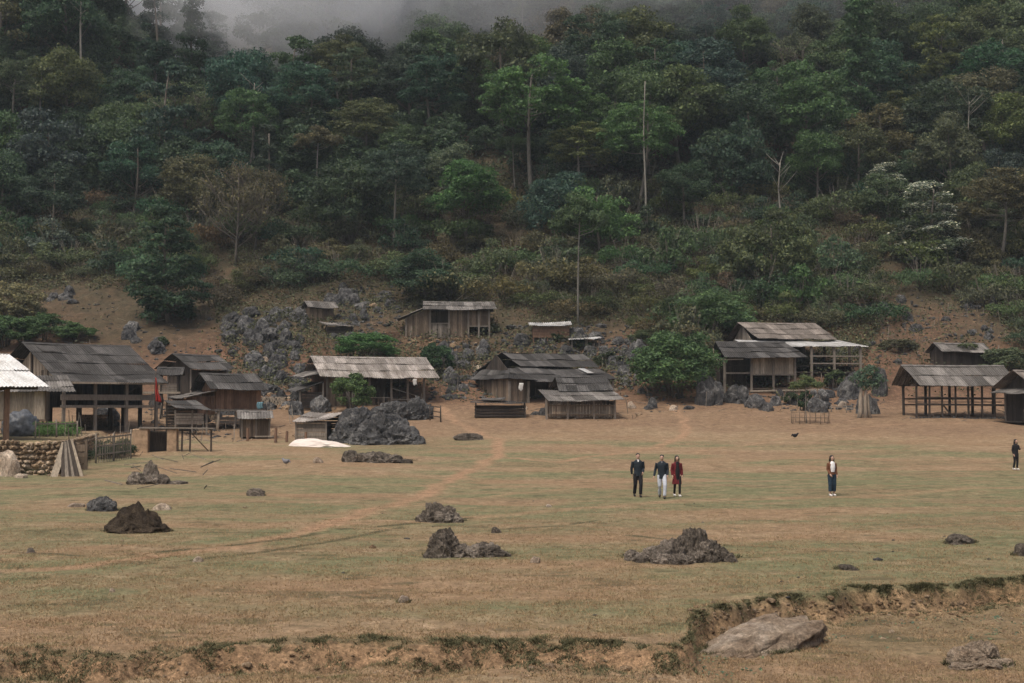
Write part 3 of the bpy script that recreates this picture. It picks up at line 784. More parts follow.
# ---------------------------------------------------------------- far-left white-roofed shelter on the terrace
def at(px, d):  # ground point in column px at distance d
    x = (px-512)/F*d; return x, d, Tz(x, d)
x, y, z = at(7, 76)
r = empty('shelter', (x, y, z), R(30), 'open shelter with white corrugated roof on a reddish post, at the left edge', 'shelter')
post(r, 0, 0, -.3, 2.75, .13, 'redwood'); post(r, -4.2, 0, -.3, 2.75, .13, 'redwood'); post(r, 0, 4.2, -.3, 2.75, .12, 'redwood')
bar(r, (-6, 0, 2.8), (1.6, 0, 2.8), .12, .16, 'darkwood')
bar(r, (0, 0, 2.75), (0, 4.4, 2.75), .1, .14, 'darkwood')
shed_roof(r, (-6.4, 4.6, 4.75), (1.0, 4.6, 4.75), (2.1, -.7, 2.86), (-6.4, -.7, 2.86), 'roof_white', 3, row=3)
shed_roof(r, (-6.4, 4.6, 4.75), (1.0, 4.6, 4.75), (1.8, 8.8, 3.0), (-6.4, 8.8, 3.0), 'roof_white', 4, row=3)
# plank hut behind the shelter
x, y, z = at(21, 92)
r = empty('plank_hut', (x, y, z), R(12), 'small pale-planked hut half hidden behind the white-roofed shelter', 'hut')
wall(r, (-2.6, 0), (1.5, 0), .95, 2.9, 'palewood', 5); wall(r, (1.5, 0), (1.5, 2.6), .95, 2.9, 'wood', 6)
posts(r, (-2.5, -.4, 1.4), (.08, 2.5), -.3, 2.95, .07); bar(r, (-2.6, -.04, .9), (1.6, -.04, .9), .12)
deck(r, -2.6, 1.5, .06, 2.6, .9)
shed_roof(r, (-3, 3.0, 3.9), (2.6, 3.0, 3.9), (3.5, -.6, 2.75), (-3, -.6, 2.75), 'roof_mid', 8)
x, y, z = at(22, 86)
def tarp_heap(x, y, z, sx, sy, sz, mat, seed, name, label, cat):
    b = bmesh.new(); bmesh.ops.create_icosphere(b, subdivisions=4, radius=1)
    for q in b.verts:
        n = mnoise.fractal(q.co*2.2+Vector((seed, 0, 0)), .8, 2.1, 5); f = 1+.18*n+.05*math.sin(q.co.x*9+q.co.z*4+seed)
        q.co = Vector((q.co.x*sx*f, q.co.y*sy*f, max(-.1, (q.co.z*.75+.35)*sz*f)))
    me = bpy.data.meshes.new(name); b.to_mesh(me); b.free(); me.polygons.foreach_set('use_smooth', [True]*len(me.polygons))
    o = link(name, me, None, mat); o.location = (x, y, z); return tag(o, label, cat)
M['tarp'] = mat_plain('tarpaulin', (.065, .072, .082), .5, .5, 5); M['whitetarp'] = mat_plain('white_tarpaulin', (.56, .50, .45), .7, .12, 3)
tarp_heap(x, y, z, 1.15, .8, 1.3, M['tarp'], 2, 'tarp_covered_pile', 'blue-grey tarpaulin heap beside the reddish shelter post', 'tarpaulin')

# ---------------------------------------------------------------- A big stilt house, left
x, y, z = at(64, 103)
r = empty('stilt_house', (x, y, z), R(44), 'big stilt house with wide dark corrugated roof and open railed veranda, left', 'house')
L_, DD = 7.6, 10.5; ze = 3.55; zr = 6.55
gable(r, -.9, 8.0, -.9, DD+.6, ze, zr, 'roof_dark', seed=5, yr=5.0)
for xx in (0, 2.5, 5, 7.5): post(r, xx, 0, -.4, 3.55, .1, 'greywood')
for xx in (0, 2.5, 5, 7.5): post(r, xx, 2.4, -.4, 4.4, .12, 'darkwood')
for xx in (0, 3.7, 7.5): post(r, xx, 5, -.4, 6.3, .12, 'darkwood')
for xx in (0, 3.7, 7.5): post(r, xx, 9.6, -.4, 3.8, .11, 'darkwood')
deck(r, -.1, 7.6, .1, 9.7, 1.75)
bar(r, (-.3, -.13, 2.45), (7.9, -.13, 2.45), .06, .42, 'greywood', 'railing'); bar(r, (-.3, -.13, 1.78), (7.8, -.13, 1.78), .07, .2, 'greywood')
bar(r, (-.5, -.05, 3.5), (8.0, -.05, 3.5), .12, .14, 'greywood'); bar(r, (-.9, -.95, 3.5), (8.1, -.95, 3.5), .04, .14, 'palewood', 'fascia')
wall(r, (0, 2.5), (7.5, 2.5), 1.8, 2.6, 'darkwood', 12); wall(r, (0, 9.6), (0, 2.4), 1.75, 3.7, 'wood', 13, z1b=4.6)
wall(r, (0, 8.8), (0, 1.0), 3.7, 3.72, 'palewood', 14, zc=6.2, name='gable_wall'); wall(r, (7.5, 2.5), (7.5, 9.6), 1.8, 3.7, 'darkwood', 15)
wall(r, (7.5, 9.6), (0, 9.6), 1.75, 3.7, 'darkwood', 16)
shed_roof(r, (-.15, .3, 3.75), (-.15, 9.4, 3.75), (-2.7, 9.2, 2.7), (-2.7, .2, 2.7), 'roof_dark', 21, name='lean_to_roof')
for yy in (.5, 4.8, 9): post(r, -2.4, yy, -.5, 2.8, .08, 'greywood')
bar(r, (5.0, 0, 2.7), (6.2, .02, 3.45), .07, mat='darkwood', name='brace')
shed_roof(r, (-.4, -.3, 2.85), (2.2, -.3, 2.85), (2.0, -1.5, 2.25), (-.7, -1.5, 2.25), 'roof_mid', 22, name='awning') if False else None
# ladder-like stuff under the house, bags
x2, y2, z2 = at(112, 100)
# flag on a pole
x, y, z = at(155, 104)
r = empty('flag_pole', (x, y, z), 0, 'dark thin pole flying a limp red flag beside the big stilt house', 'flag')
mb = MB(); mb.tube([(0, 0, -.3), (.03, 0, 2.5), (.02, 0, 4.6)], [.045, .04, .02], 6); mb.build('pole', M['darkwood'], r, True)
M['red'] = mat_plain('red_cloth', (.34, .03, .022), .8, .3, 4)
vs_ = []; fs_ = []; nu, nv_ = 14, 16
for j in range(nv_+1):
    v = j/nv_
    for i in range(nu+1):
        u = i/nu; w_ = .07+.42*v*v*(1.25-.45*v*v); a = u*4*math.pi
        vs_.append((.03+w_*(u)*1.05+.02*math.sin(9*v), .11*math.sin(a+v*2)*(.4+v), 4.15-1.75*v-.1*u))
for j in range(nv_):
    for i in range(nu): q = j*(nu+1)+i; fs_.append((q, q+1, q+nu+2, q+nu+1))
mb = MB(); mb.add(vs_, fs_); o = mb.build('flag', M['red'], r, True); o.modifiers.new('thickness', 'SOLIDIFY').thickness = .012

# ---------------------------------------------------------------- small raised shelter behind the flag
x, y, z = at(161, 117)
r = empty('raised_shelter', (x, y, z), R(8), 'small open raised shelter with a little dark roof behind the red flag', 'shelter')
posts(r, (0, 1.35), (0, 1.3), -.5, 3.75, .06, 'darkwood'); gable(r, -.35, 1.8, -.4, 1.7, 3.6, 4.25, 'roof_dark', seed=31)
deck(r, -.2, 3.0, -.1, 1.4, 2.1); bar(r, (-2.4, -.3, 2.15), (1.6, -.3, 2.15), .28, .16, 'roof_light' if False else 'palewood', 'trough')
hboards(r, (-.1, 0), (1.4, 0), 2.2, 2.9, 'greywood', 3)

# ---------------------------------------------------------------- B dark hut behind
x, y, z = at(190, 122); z += .75
r = empty('hut', (x, y, z), R(52), 'dark windowless hut with open gable, highest of the small plank huts', 'hut')
gable(r, -.9, 4.2, -1.0, 3.6, 3.05, 4.3, 'roof_dark', seed=41)
wall(r, (0, 2.9), (0, -.3), .6, 2.9, 'darkwood', 41, zc=4.0, miss=.06); wall(r, (0, -.3), (3.8, -.3), .6, 2.95, 'darkwood', 42)
posts(r, (0, 3.8), (-.2, 2.9), -.8, 3.0, .08, 'greywood'); deck(r, 0, 3.8, -.2, 2.9, .6); wall(r, (3.8, 2.9), (0, 2.9), .6, 2.9, 'darkwood', 43)
# ---------------------------------------------------------------- C stilt hut
x, y, z = at(216, 109)
r = empty('stilt_hut', (x, y, z), R(28), 'brown plank hut on crooked stilts with sagging roof, middle of the small huts', 'hut')
gable(r, -.8, 3.7, -.9, 4.4, 3.1, 4.35, 'roof_dark', seed=51, skewl=.1, skewr=.2)
wall(r, (0, 0), (3.6, 0), 1.6, 3.15, 'redwood', 52); wall(r, (0, 3.8), (0, 0), 1.6, 3.1, 'redwood', 53, zc=4.15); wall(r, (3.6, 3.8), (0, 3.8), 1.6, 3.1, 'darkwood', 54)
deck(r, -.3, 3.8, -.2, 3.9, 1.58, 'darkwood'); bar(r, (-.4, -.25, 1.5), (3.9, -.25, 1.5), .12, .14, 'greywood')
post(r, .1, -.1, -.5, 1.55, .13, 'palewood', .1, False); post(r, 1.5, 0, -.5, 1.55, .07, 'greywood', .05, False); post(r, 3.5, 0, -.5, 1.55, .09, 'greywood', -.08, False)
post(r, .1, 3.6, -.5, 1.55, .1, 'darkwood'); post(r, 3.5, 3.6, -.5, 1.55, .1, 'darkwood')
shed_roof(r, (-.05, 4.6, 3.0), (-.05, -.6, 3.0), (-2.5, -.9, 2.45), (-2.5, 4.2, 2.45), 'roof_mid', 55, name='lean_to_roof')
wall(r, (-2.3, 0), (-.05, 0), 1.2, 2.6, 'redwood', 56); wall(r, (-2.3, 3.8), (-2.3, 0), 1.2, 2.4, 'redwood', 57); post(r, -2.2, .1, -.5, 1.3, .08, 'greywood')
hboards(r, (.3, .4), (2.8, .4), .5, 1.0, 'greywood', 58, name='rack')
# ---------------------------------------------------------------- K lean-to
x, y, z = at(186, 104)
r = empty('lean_to_shed', (x, y, z), R(14), 'low tumbledown lean-to of grey boards below the crooked stilt hut', 'shed')
shed_roof(r, (-1.6, 2.0, 2.55), (.8, 2.0, 2.55), (1.9, -.4, 1.75), (-.8, -.4, 1.95), 'roof_dark', 61)
hboards(r, (-.7, 0), (1.3, 0), .75, 1.6, 'greywood', 62); posts(r, (-.7, .45, 1.5), (0,), -.3, 1.8, .06, 'greywood'); posts(r, (-1.3, .8), (1.8,), -.3, 2.5, .06, 'darkwood')
hboards(r, (-1.4, 1.8), (.9, 1.8), .2, 2.2, 'darkwood', 63)
# ---------------------------------------------------------------- D little square hut
x, y, z = at(242, 100)
r = empty('plank_shed', (x, y, z), R(14), 'little square plank shed with low dark roof, in front of the crooked stilt hut', 'shed')
gable(r, -.3, 2.2, -.45, 2.3, 1.45, 1.95, 'roof_mid', seed=71)
wall(r, (0, 0), (1.95, 0), .12, 1.4, 'wood', 72); wall(r, (-.0, 1.9), (0, 0), .12, 1.4, 'darkwood', 73, zc=1.8); wall(r, (1.95, 1.9), (0, 1.9), .1, 1.4, 'darkwood', 74); wall(r, (1.95, 0), (1.95, 1.9), .1, 1.4, 'darkwood', 75)
posts(r, (.02, 1.0, 1.93), (-.06,), -.3, 1.4, .06, 'greywood'); bar(r, (.9, -.14, .16), (2.2, -.14, .16), .1, .1, 'palewood', 'sill')

# ---------------------------------------------------------------- E, F two tiny huts on the slope
r, s = bld('slope_hut', 311, 324, 24, 'tiny plank hut with peaked roof high among rocks on the left slope', 'hut')
gable(r, -.5, 2.9, -.5, 2.2, 1.75, 2.5, 'roof_mid', seed=81); wall(r, (0, 0), (2.4, 0), 0, 1.7, 'wood', 82); wall(r, (0, 1.8), (0, 0), 0, 1.7, 'wood', 83, zc=2.4); wall(r, (2.4, 1.8), (0, 1.8), -.3, 1.7, 'darkwood', 84)
posts(r, (0, 2.4), (0, 1.8), -.6, 1.7, .06)
r, s = bld('slope_hut', 323, 336, 22, 'low dark shed just below the tiny peaked hut on the slope', 'shed')
shed_roof(r, (0, 2.2, 1.65), (2.6, 2.2, 1.65), (3.4, -.3, 1.0), (.3, -.3, 1.1), 'roof_mid', 86); hboards(r, (.4, 0), (3.2, 0), -.3, 1.0, 'darkwood', 87); posts(r, (.4, 3.1), (.0, 2), -.6, 1.2, .06, 'darkwood')

# ---------------------------------------------------------------- G long house with patched pale roof
x, y, z = at(326, ground(335, 407).y)
z = Tz(x+3, y)-.05
r = empty('long_house', (x, y, z), R(20), 'long low house under a pale patched grey roof, behind the big grey outcrop', 'house')
gable(r, -.8, 10.0, -1.2, 6.8, 2.75, 4.65, 'roof_grey', seed=91, yr=2.9)
wall(r, (0, 0), (1.9, 0), 0, 2.8, 'wood', 92); wall(r, (0, 6), (0, 0), 0, 2.8, 'redwood', 93, zc=4.3); wall(r, (9.0, 6), (0, 6), 0, 2.8, 'darkwood', 94)
wall(r, (1.9, 1.4), (5.8, 1.4), 0, 3.0, 'darkwood', 95); wall(r, (5.8, 1.4), (5.8, 6), 0, 3.0, 'darkwood', 96)
for xx in (.03, 2.0, 3.9, 5.9, 7.4, 8.9): post(r, xx, -.15, -.6, 2.85, .09, 'greywood', 0)
for xx in (7.4, 8.9): post(r, xx, 5.6, -.6, 2.9, .09, 'redwood')
bar(r, (-.6, -.2, 2.82), (9.4, -.2, 2.82), .1, .14, 'darkwood'); bar(r, (2.1, -.2, .95), (5.8, -.2, .95), .06, .08, 'greywood', 'railing'); bar(r, (5.9, -.2, 1.8), (9, .1, .9), .07, .07, 'greywood', 'railing')
bar(r, (5.9, -.2, .8), (8.9, -.2, .8), .06, .08, 'greywood', 'railing')
wall(r, (2.1, -.12), (5.7, -.12), .1, .9, 'wood', 97, miss=.45, name='fence')
shed_roof(r, (-.1, 5.0, 3.55), (-.1, -.2, 3.15), (-2.0, -.6, 2.7), (-2.0, 4.8, 2.9), 'roof_mid', 98, name='lean_to_roof')
shed_roof(r, (-.4, 4.0, 2.4), (-.4, -1.0, 2.3), (-2.7, -1.4, 1.5), (-2.7, 3.4, 1.6), 'roof_dark', 99, name='lean_to_roof')
hboards(r, (-2.4, -.8), (-.5, -.7), 0, 1.45, 'darkwood', 100, .3); post(r, -2.5, -.9, -.5, 1.6, .06, 'greywood'); post(r, -.45, -.8, -.5, 2.3, .07, 'greywood')
# ---------------------------------------------------------------- H low board shed
x, y, z = at(297, 97)
r = empty('board_shed', (x, y, z), R(-4), 'low board shed with pale sloping sheet roof, left of the big grey outcrop', 'shed')
shed_roof(r, (.55, 1.8, 2.05), (3.0, 1.8, 2.05), (2.1, -.35, 1.45), (-.25, -.35, 1.35), 'roof_grey', 101)
hboards(r, (0, 0), (2.0, 0), -.1, 1.35, 'greywood', 102, .26); hboards(r, (.1, 1.6), (2.6, 1.6), -.1, 1.9, 'darkwood', 103); hboards(r, (2.05, 0), (2.05, 1.6), -.1, 1.4, 'darkwood', 104)
posts(r, (-.02, 2.05), (-.05,), -.3, 1.4, .06, 'greywood')
# ---------------------------------------------------------------- I plank house up the slope
r, s = bld('upper_house', 430, 338, 3, 'long weathered plank house up the slope with a side lean-to roof', 'house')
Lw = 62/s
gable(r, -.75, 6.75, -.7, 4.6, 2.95, 3.95, 'roof_mid', seed=111, skewr=.25)
shed_roof(r, (-.55, 3.8, 3.35), (-.55, -.4, 3.2), (-3.4, -.7, 2.0), (-3.4, 3.6, 2.0), 'roof_mid', 112, name='lean_to_roof')
wall(r, (-2.5, 0), (0, 0), .0, 2.2, 'wood', 113, z1b=3.15); wall(r, (0, -.02), (2.0, -.02), .0, 1.55, 'greywood', 114); wall(r, (2.0, 0), (4.0, 0), .0, 2.95, 'wood', 115)
wall(r, (4.0, .03), (6.2, .03), 1.25, 2.95, 'wood', 116); wall(r, (0, 1.3), (2.0, 1.3), .5, 2.95, 'darkwood', 117); wall(r, (6.2, 4), (-2.5, 4), 0, 2.6, 'darkwood', 118)
wall(r, (6.2, 0), (6.2, 4), 1.2, 2.9, 'darkwood', 120); wall(r, (-2.5, 4), (-2.5, 0), 0, 2.1, 'darkwood', 121); deck(r, -2.5, 6.2, .05, 4, .04)
for xx in (-2.5, 0, 2.0, 4.0, 5.1, 6.2): post(r, xx, -.1, -1.0, 2.95 if xx > -1 else 2.1, .09, 'greywood')
for xx in (-2.5, 6.2): post(r, xx, 4, -1.0, 2.6, .09, 'greywood')
bar(r, (4, -.14, 1.25), (6.3, -.14, 1.25), .08, .12, 'greywood'); bar(r, (0, -.14, 1.55), (2, -.14, 1.55), .08, .1, 'greywood')
mb = MB(); mb.box(1.62, 1.95, -.2, .22, 3.32, 3.36)
# ---------------------------------------------------------------- J, K small shelters mid slope
r, s = bld('small_hut', 534, 345, 3, 'small reddish-planked hut with curved whitish roof, below the slim tall tree', 'hut')
shed_roof(r, (-.45, 2.0, 2.45), (4.0, 2.0, 2.6), (3.9, -.4, 2.05), (-.55, -.4, 1.95), 'roof_light', 131, 3)
hboards(r, (-.1, 0), (3.6, 0), .75, 1.95, 'redwood', 132, .3); hboards(r, (0, 1.7), (3.6, 1.7), .7, 2.4, 'darkwood', 133); posts(r, (-.05, 1.4, 3.6), (.1, 1.6), -.7, 2.0, .06, 'redwood')
r, s = bld('open_shelter', 572, 351, 6, 'low lean-to shelter with thin light roof, right of the curved-roof hut', 'shelter')
shed_roof(r, (-.2, 2, 1.35), (3.1, 2, 1.6), (3.0, -.4, 1.3), (-.4, -.4, 1.05), 'roof_light', 136, 3); posts(r, (0, 1.6, 2.8), (0, 1.7), -.7, 1.35, .055, 'greywood'); hboards(r, (0, 1.7), (2.8, 1.7), -.2, 1.2, 'darkwood', 137)

# ---------------------------------------------------------------- L two-tiered house
x, y, z = at(514, ground(520, 404).y); z = Tz(x+3, y)+.1
r = empty('house', (x, y, z), R(22), 'broad two-tiered dark roofed house with hipped left end, centre of village', 'house')
s_ = 'roof_dark'
m = MB(); m.uvs = []
roof_sheet(m, (.9, 5.2, 4.7), (9.1, 5.2, 4.7), (9.6, 2.6, 3.4), (1.6, 2.6, 3.4), seed=141, row=1.4)
roof_sheet(m, (.9, 5.2, 4.7), (9.1, 5.2, 4.7), (9.3, 9.6, 3.0), (0, 9.6, 3.0), seed=142)
finish_roof(m, s_, r, 'upper_roof')
m = MB(); m.uvs = []
roof_sheet(m, (1.2, 2.75, 3.28), (9.5, 2.75, 3.28), (9.9, -.7, 2.2), (1.8, -.7, 1.9), seed=143, row=1.6)
finish_roof(m, s_, r, 'lower_roof')
shed_roof(r, (.35, 9.0, 3.2), (.75, 2.7, 3.2), (-.6, -.2, 2.2), (-.9, 8.6, 2.2), s_, 144, name='hip_roof')
shed_roof(r, (.75, 2.7, 3.22), (1.3, 2.6, 3.24), (2.0, -.75, 2.0), (-.6, -.2, 2.2), s_, 145, name='hip_roof')
wall(r, (.5, 8.6), (.5, 2.7), 3.0, 3.1, 'darkwood', 146, zc=4.55, name='gable_wall')
wall(r, (-.3, .3), (1.3, .3), 0, 2.2, 'wood', 147); wall(r, (-.3, 8), (-.3, .3), 0, 2.2, 'wood', 148); wall(r, (1.3, 2.2), (9, 2.2), 0, 2.9, 'darkwood', 149)
wall(r, (9, 9), (-.3, 9), 0, 2.9, 'darkwood', 150); wall(r, (9, 2.2), (9, 9), 0, 2.9, 'wood', 151)
for xx, yy in ((-.35, .2), (1.4, .1), (3.4, -.3), (6.0, -.3), (8.0, -.3), (9.6, -.3)): post(r, xx, yy, -.6, 2.0, .1, 'greywood')
bar(r, (1.8, -.4, 1.9), (9.7, -.4, 2.2), .1, .12, 'darkwood'); bar(r, (3.4, -.3, .9), (6, -.3, .9), .06, .1, 'greywood', 'railing')
mb = MB(); a_, b_ = Vector((7.7, 1.95, 3.48)), Vector((8.3, .6, 3.10)); mb.add([(7.3, 2.3, 3.24), (7.95, 2.3, 3.24), (8.2, .75, 2.78), (7.55, .75, 2.78)], [(3, 2, 1, 0)])
o = mb.build('light_roof_sheet', M['roof_light'], r); o.modifiers.new('thickness', 'SOLIDIFY').thickness = .03; o.data.uv_layers.new(name='UVMap')
# M low log shed
x, y, z = at(476, ground(490, 418).y)
r = empty('log_pen', (x, y, z), R(2), 'low dark pen of horizontal logs under loose sheets, before the two-tiered roof', 'shed')
mb = MB(); g_ = random.Random(3)
for q in range(4): mb.tube([(0, g_.uniform(-.05, .05), .16+q*.26), (2, g_.uniform(-.05, .05), .17+q*.25), (4.1, g_.uniform(-.05, .05), .15+q*.26)], [.13, .14, .12], 8)
for yy in (.0,): 
    for q in range(4): mb.tube([(4.05, 0, .16+q*.26), (4.1, 2.2, .16+q*.26)], [.13, .12], 8); mb.tube([(.0, 0, .16+q*.26), (.0, 2.2, .16+q*.26)], [.13, .12], 8)
mb.build('log_wall', M['darkwood'], r, True)
shed_roof(r, (-.2, 2.4, 1.55), (4.3, 2.4, 1.5), (4.2, -.45, 1.18), (-.5, -.45, 1.3), 'roof_dark', 155); shed_roof(r, (.6, 2.0, 1.72), (2.6, 2.1, 1.70), (2.3, .4, 1.5), (.4, .3, 1.52), 'roof_mid', 156, name='loose_sheet')
posts(r, (0, 4.1), (-.12, 2.2), -.2, 1.3, .06, 'darkwood')
# N front pen with palisade
x, y, z = at(547, ground(570, 419).y)
r = empty('palisade_pen', (x, y, z), R(3), 'low animal pen with upright slat walls and double dark roof, before the two-tiered house', 'pen')
shed_roof(r, (1.0, 3.9, 3.55), (5.4, 3.9, 3.55), (5.8, 1.7, 2.4), (1.1, 1.7, 2.4), 'roof_dark', 161, name='upper_roof')
shed_roof(r, (-.6, 2.2, 2.45), (5.6, 2.2, 2.4), (6.4, -.8, 1.55), (0, -.8, 1.5), 'roof_mid', 162, name='lower_roof'); shed_roof(r, (1.0, 3.9, 3.55), (5.4, 3.9, 3.55), (5.3, 5.6, 2.2), (.4, 5.6, 2.2), 'roof_dark', 163, name='back_roof')
wall(r, (.2, 0), (5.6, 0), .12, 1.25, 'palewood', 164, bw=.12, gap=.05, ragged=.1, name='palisade'); wall(r, (5.6, 0), (5.6, 4.6), .1, 1.5, 'wood', 165, bw=.12, gap=.04, name='palisade'); wall(r, (5.6, 4.8), (.2, 4.8), 0, 2.1, 'darkwood', 166); wall(r, (.2, 4.6), (.2, 0), .1, 1.3, 'wood', 167, bw=.12, gap=.04, name='palisade')
posts(r, (-.05, 1.7, 3.9, 5.65), (-.12,), -.4, 1.6, .085, 'greywood'); bar(r, (0, -.15, .35), (5.7, -.15, .35), .07, .1, 'wood'); bar(r, (0, -.15, 1.1), (5.7, -.15, 1.1), .06, .08, 'wood')
posts(r, (.5, 5.3), (4.7, 1.9), -.4, 2.3, .08, 'darkwood')

# ---------------------------------------------------------------- P rear house of the pair
x, y, z = at(758, ground(790, 374).y); z = Tz(x+2, y)
r = empty('stilt_house', (x, y, z), R(9), 'rear stilt house with grey-brown roof and pale-roofed open porch on its right', 'house')
gable(r, -.9, 7.1, -.2, 7.6, 3.35, 5.1, 'roof_brown', seed=171, yr=3.4, skewl=.85, skewr=.85)
shed_roof(r, (-2.2, .5, 3.28), (8.2, .5, 3.28), (10.2, -2.4, 2.55), (-2.0, -2.4, 2.6), 'roof_light', 172, 3, name='porch_roof')
wall(r, (0, .6), (5.0, .6), 1.1, 3.2, 'darkwood', 173); wall(r, (-.4, 6.6), (-.4, .4), 1.1, 3.2, 'greywood', 174, zc=4.85); wall(r, (7, 7), (0, 7), 1.1, 3.3, 'darkwood', 175)
for xx in (0, 2.3, 4.6, 6.9, 9.5): post(r, xx, -2.1, -1.2, 2.65, .11, 'greywood')
for xx in (6.9, 9.5): post(r, xx, .5, -.8, 3.2, .1, 'darkwood')
for zz in (.95, 1.65): bar(r, (4.4, -2.15, zz), (9.8, -2.15, zz), .07, .13, 'greywood', 'railing')
deck(r, -.2, 9.6, -2.0, 6.9, .72); bar(r, (-.2, -2.1, .1), (9.8, -2.1, .1), .1, .12, 'darkwood')
post(r, -.3, 6.8, -1, 3.3, .1); post(r, 6.9, 6.8, -1, 3.3, .1)
# O front house of the pair
x, y, z = at(724, ground(750, 393).y); z = Tz(x+2, y)+.1
r = empty('stilt_house', (x, y, z), R(3), 'front stilt house with dark roof and light board wall hung above an open lower floor', 'house')
gable(r, -.2, 6.4, -1.0, 6.4, 3.2, 4.75, 'roof_dark', seed=181, yr=2.9, skewr=1.15)
wall(r, (2.5, 0), (6.5, 0), 1.65, 3.2, 'palewood', 182, bw=.19); wall(r, (0, 5.5), (6.5, 5.5), .2, 3.2, 'darkwood', 183, miss=.12); wall(r, (0, 5.5), (0, 1.6), 0, 3.3, 'darkwood', 184)
wall(r, (0, 2.2), (2.5, 2.2), 0, 3.3, 'darkwood', 185)
for xx in (0, 2.5, 4.55, 6.55): post(r, xx, -.12, -.7, 3.2, .1, 'greywood')
for xx in (0, 3.2, 6.5): post(r, xx, 5.4, -.7, 3.2, .1, 'darkwood')
post(r, 3.3, 2.7, -.5, 3.4, .08, 'darkwood'); post(r, 5.4, 2.7, -.5, 3.4, .08, 'darkwood')
bar(r, (0, -.16, 1.75), (2.5, -.16, 1.75), .07, .14, 'greywood', 'railing'); bar(r, (0, -.16, 2.45), (2.5, -.16, 2.45), .06, .08, 'darkwood', 'railing')
bar(r, (2.4, -.2, 1.62), (6.7, -.2, 1.62), .08, .14, 'greywood'); bar(r, (2.3, -.25, .1), (8.8, -.35, .25), .12, .14, 'palewood', 'log')
bar(r, (2.3, .35, .32), (8.4, .3, .42), .1, .1, 'wood', 'log'); bar(r, (-1.1, -.9, 2.95), (1.6, -.9, 3.0), .05, .1, 'palewood', 'fascia')
deck(r, 2.5, 6.5, .1, 5.4, 1.62)
mb = MB(); mb.beam((-1.05, -.6, 2.95), (-1.1, -.6, 4.0), .16, .06); mb.build('pale_board', M['palewood'], r)

# ---------------------------------------------------------------- Q long open shed
x, y, z = at(916, ground(950, 418).y); z = Tz(x+3, y)
r = empty('open_shed', (x, y, z), R(5), 'long open-sided shed of dark posts and rails under a grey corrugated roof, right', 'shed')
gable(r, -.75, 8.1, -.7, 3.6, 2.75, 4.4, 'roof_mid', seed=191, skewl=.75, skewr=.5)
for i, xx in enumerate((0, 1.1, 2.2, 3.35, 4.45, 5.6, 6.7, 7.85)): post(r, xx, 0, -.4, 2.75, .065, 'darkwood')
for i, xx in enumerate((0, 1.9, 4.0, 6.0, 7.8)): post(r, xx, 2.9, -.3, 2.8, .09, 'darkwood')
for zz, w_ in ((1.72, .1), (1.15, .16)): bar(r, (-.1, -.1, zz), (8.0, -.1, zz-.1), .05, w_, 'darkwood', 'rail')
for zz in (1.6, 1.1): bar(r, (-.1, 2.9, zz), (8.0, 2.9, zz), .05, .12, 'darkwood', 'rail')
bar(r, (2.3, .1, 1.1), (3.2, .1, 0), .1, .1, 'darkwood', 'brace'); deck(r, .2, 7.6, .6, 2.4, 1.35, 'darkwood')
bar(r, (-.5, -.05, 2.72), (8.3, -.05, 2.72), .1, .12, 'darkwood'); bar(r, (-.4, 2.95, 2.72), (8, 2.95, 2.72), .1, .12, 'darkwood')
for xx in (0, 2.6, 5.2, 7.6):
    bar(r, (xx, 0, 2.75), (xx, 1.45, 4.15), .07, .09, 'darkwood', 'rafter'); bar(r, (xx, 2.9, 2.75), (xx, 1.45, 4.15), .07, .09, 'darkwood', 'rafter')
mb = MB(); g_ = random.Random(8)
for q in range(46):
    xx = -.5+q*.2; mb.ell((xx+g_.uniform(-.05, .05), -.15+g_.uniform(-.1, .1), -.05), (g_.uniform(.1, .2), .14, g_.uniform(.08, .2)), 6, 4)
mb.build('stone_footing', M['rock'], r)
# R little hut behind
r, s = bld('hut', 943, 370, 10, 'small dark-walled hut behind the long open shed, creeper on its roof', 'hut')
gable(r, -.4, 4.9, -.6, 3.0, 1.75, 2.65, 'roof_mid', seed=201); wall(r, (0, 0), (5.1, 0), -.6, 1.75, 'darkwood', 202); wall(r, (0, 2.5), (0, 0), -.5, 1.7, 'darkwood', 203, zc=2.4); wall(r, (5, 2.5), (0, 2.5), -.6, 1.7, 'darkwood', 204)
posts(r, (0, 5.1), (-.05, 2.5), -.8, 1.75, .07, 'darkwood')
shed_roof(r, (4.7, 2.2, 1.6), (6.3, 2.2, 1.3), (6.2, -.5, 1.0), (4.7, -.5, 1.4), 'roof_dark', 206, name='lean_to_roof')
gg = np.random.default_rng(8); cv = np.concatenate([puff(gg, (2.3+dx, .3, 2.3), (.6, .7, .3), 110, .2) for dx in (0, .6, .9)])
o = link('creeper', np_mesh('creeper', cv, 4, M['leaf']), r); o.color = (*COL['olive'], 1)
# S hut at the right edge
x, y, z = at(1036, 113)
r = empty('plank_hut', (x, y, z), R(20), 'gabled hut cut by the right edge of the photo, next to the long open shed', 'hut')
gable(r, -.9, 5.4, -.9, 4.2, 3.0, 4.4, 'roof_brown', seed=211); wall(r, (0, 3.6), (0, .0), .3, 3.0, 'darkwood', 212, zc=4.2); wall(r, (0, 0), (5, 0), .3, 3.0, 'darkwood', 213, miss=.05); wall(r, (5, 3.6), (0, 3.6), .3, 3.0, 'darkwood', 214)
posts(r, (0, 1.7, 5), (-.1, 3.6), -.3, 3.0, .09, 'greywood'); shed_roof(r, (-.05, 3.8, 3.0), (-.05, -.5, 3.0), (-1.6, -.7, 2.55), (-1.6, 3.4, 2.6), 'roof_mid', 215, name='lean_to_roof')
hboards(r, (-1.4, -.2), (0, -.2), .4, 1.3, 'wood', 216, .3, name='fence'); deck(r, -1.5, 5, 0, 3.5, .3)
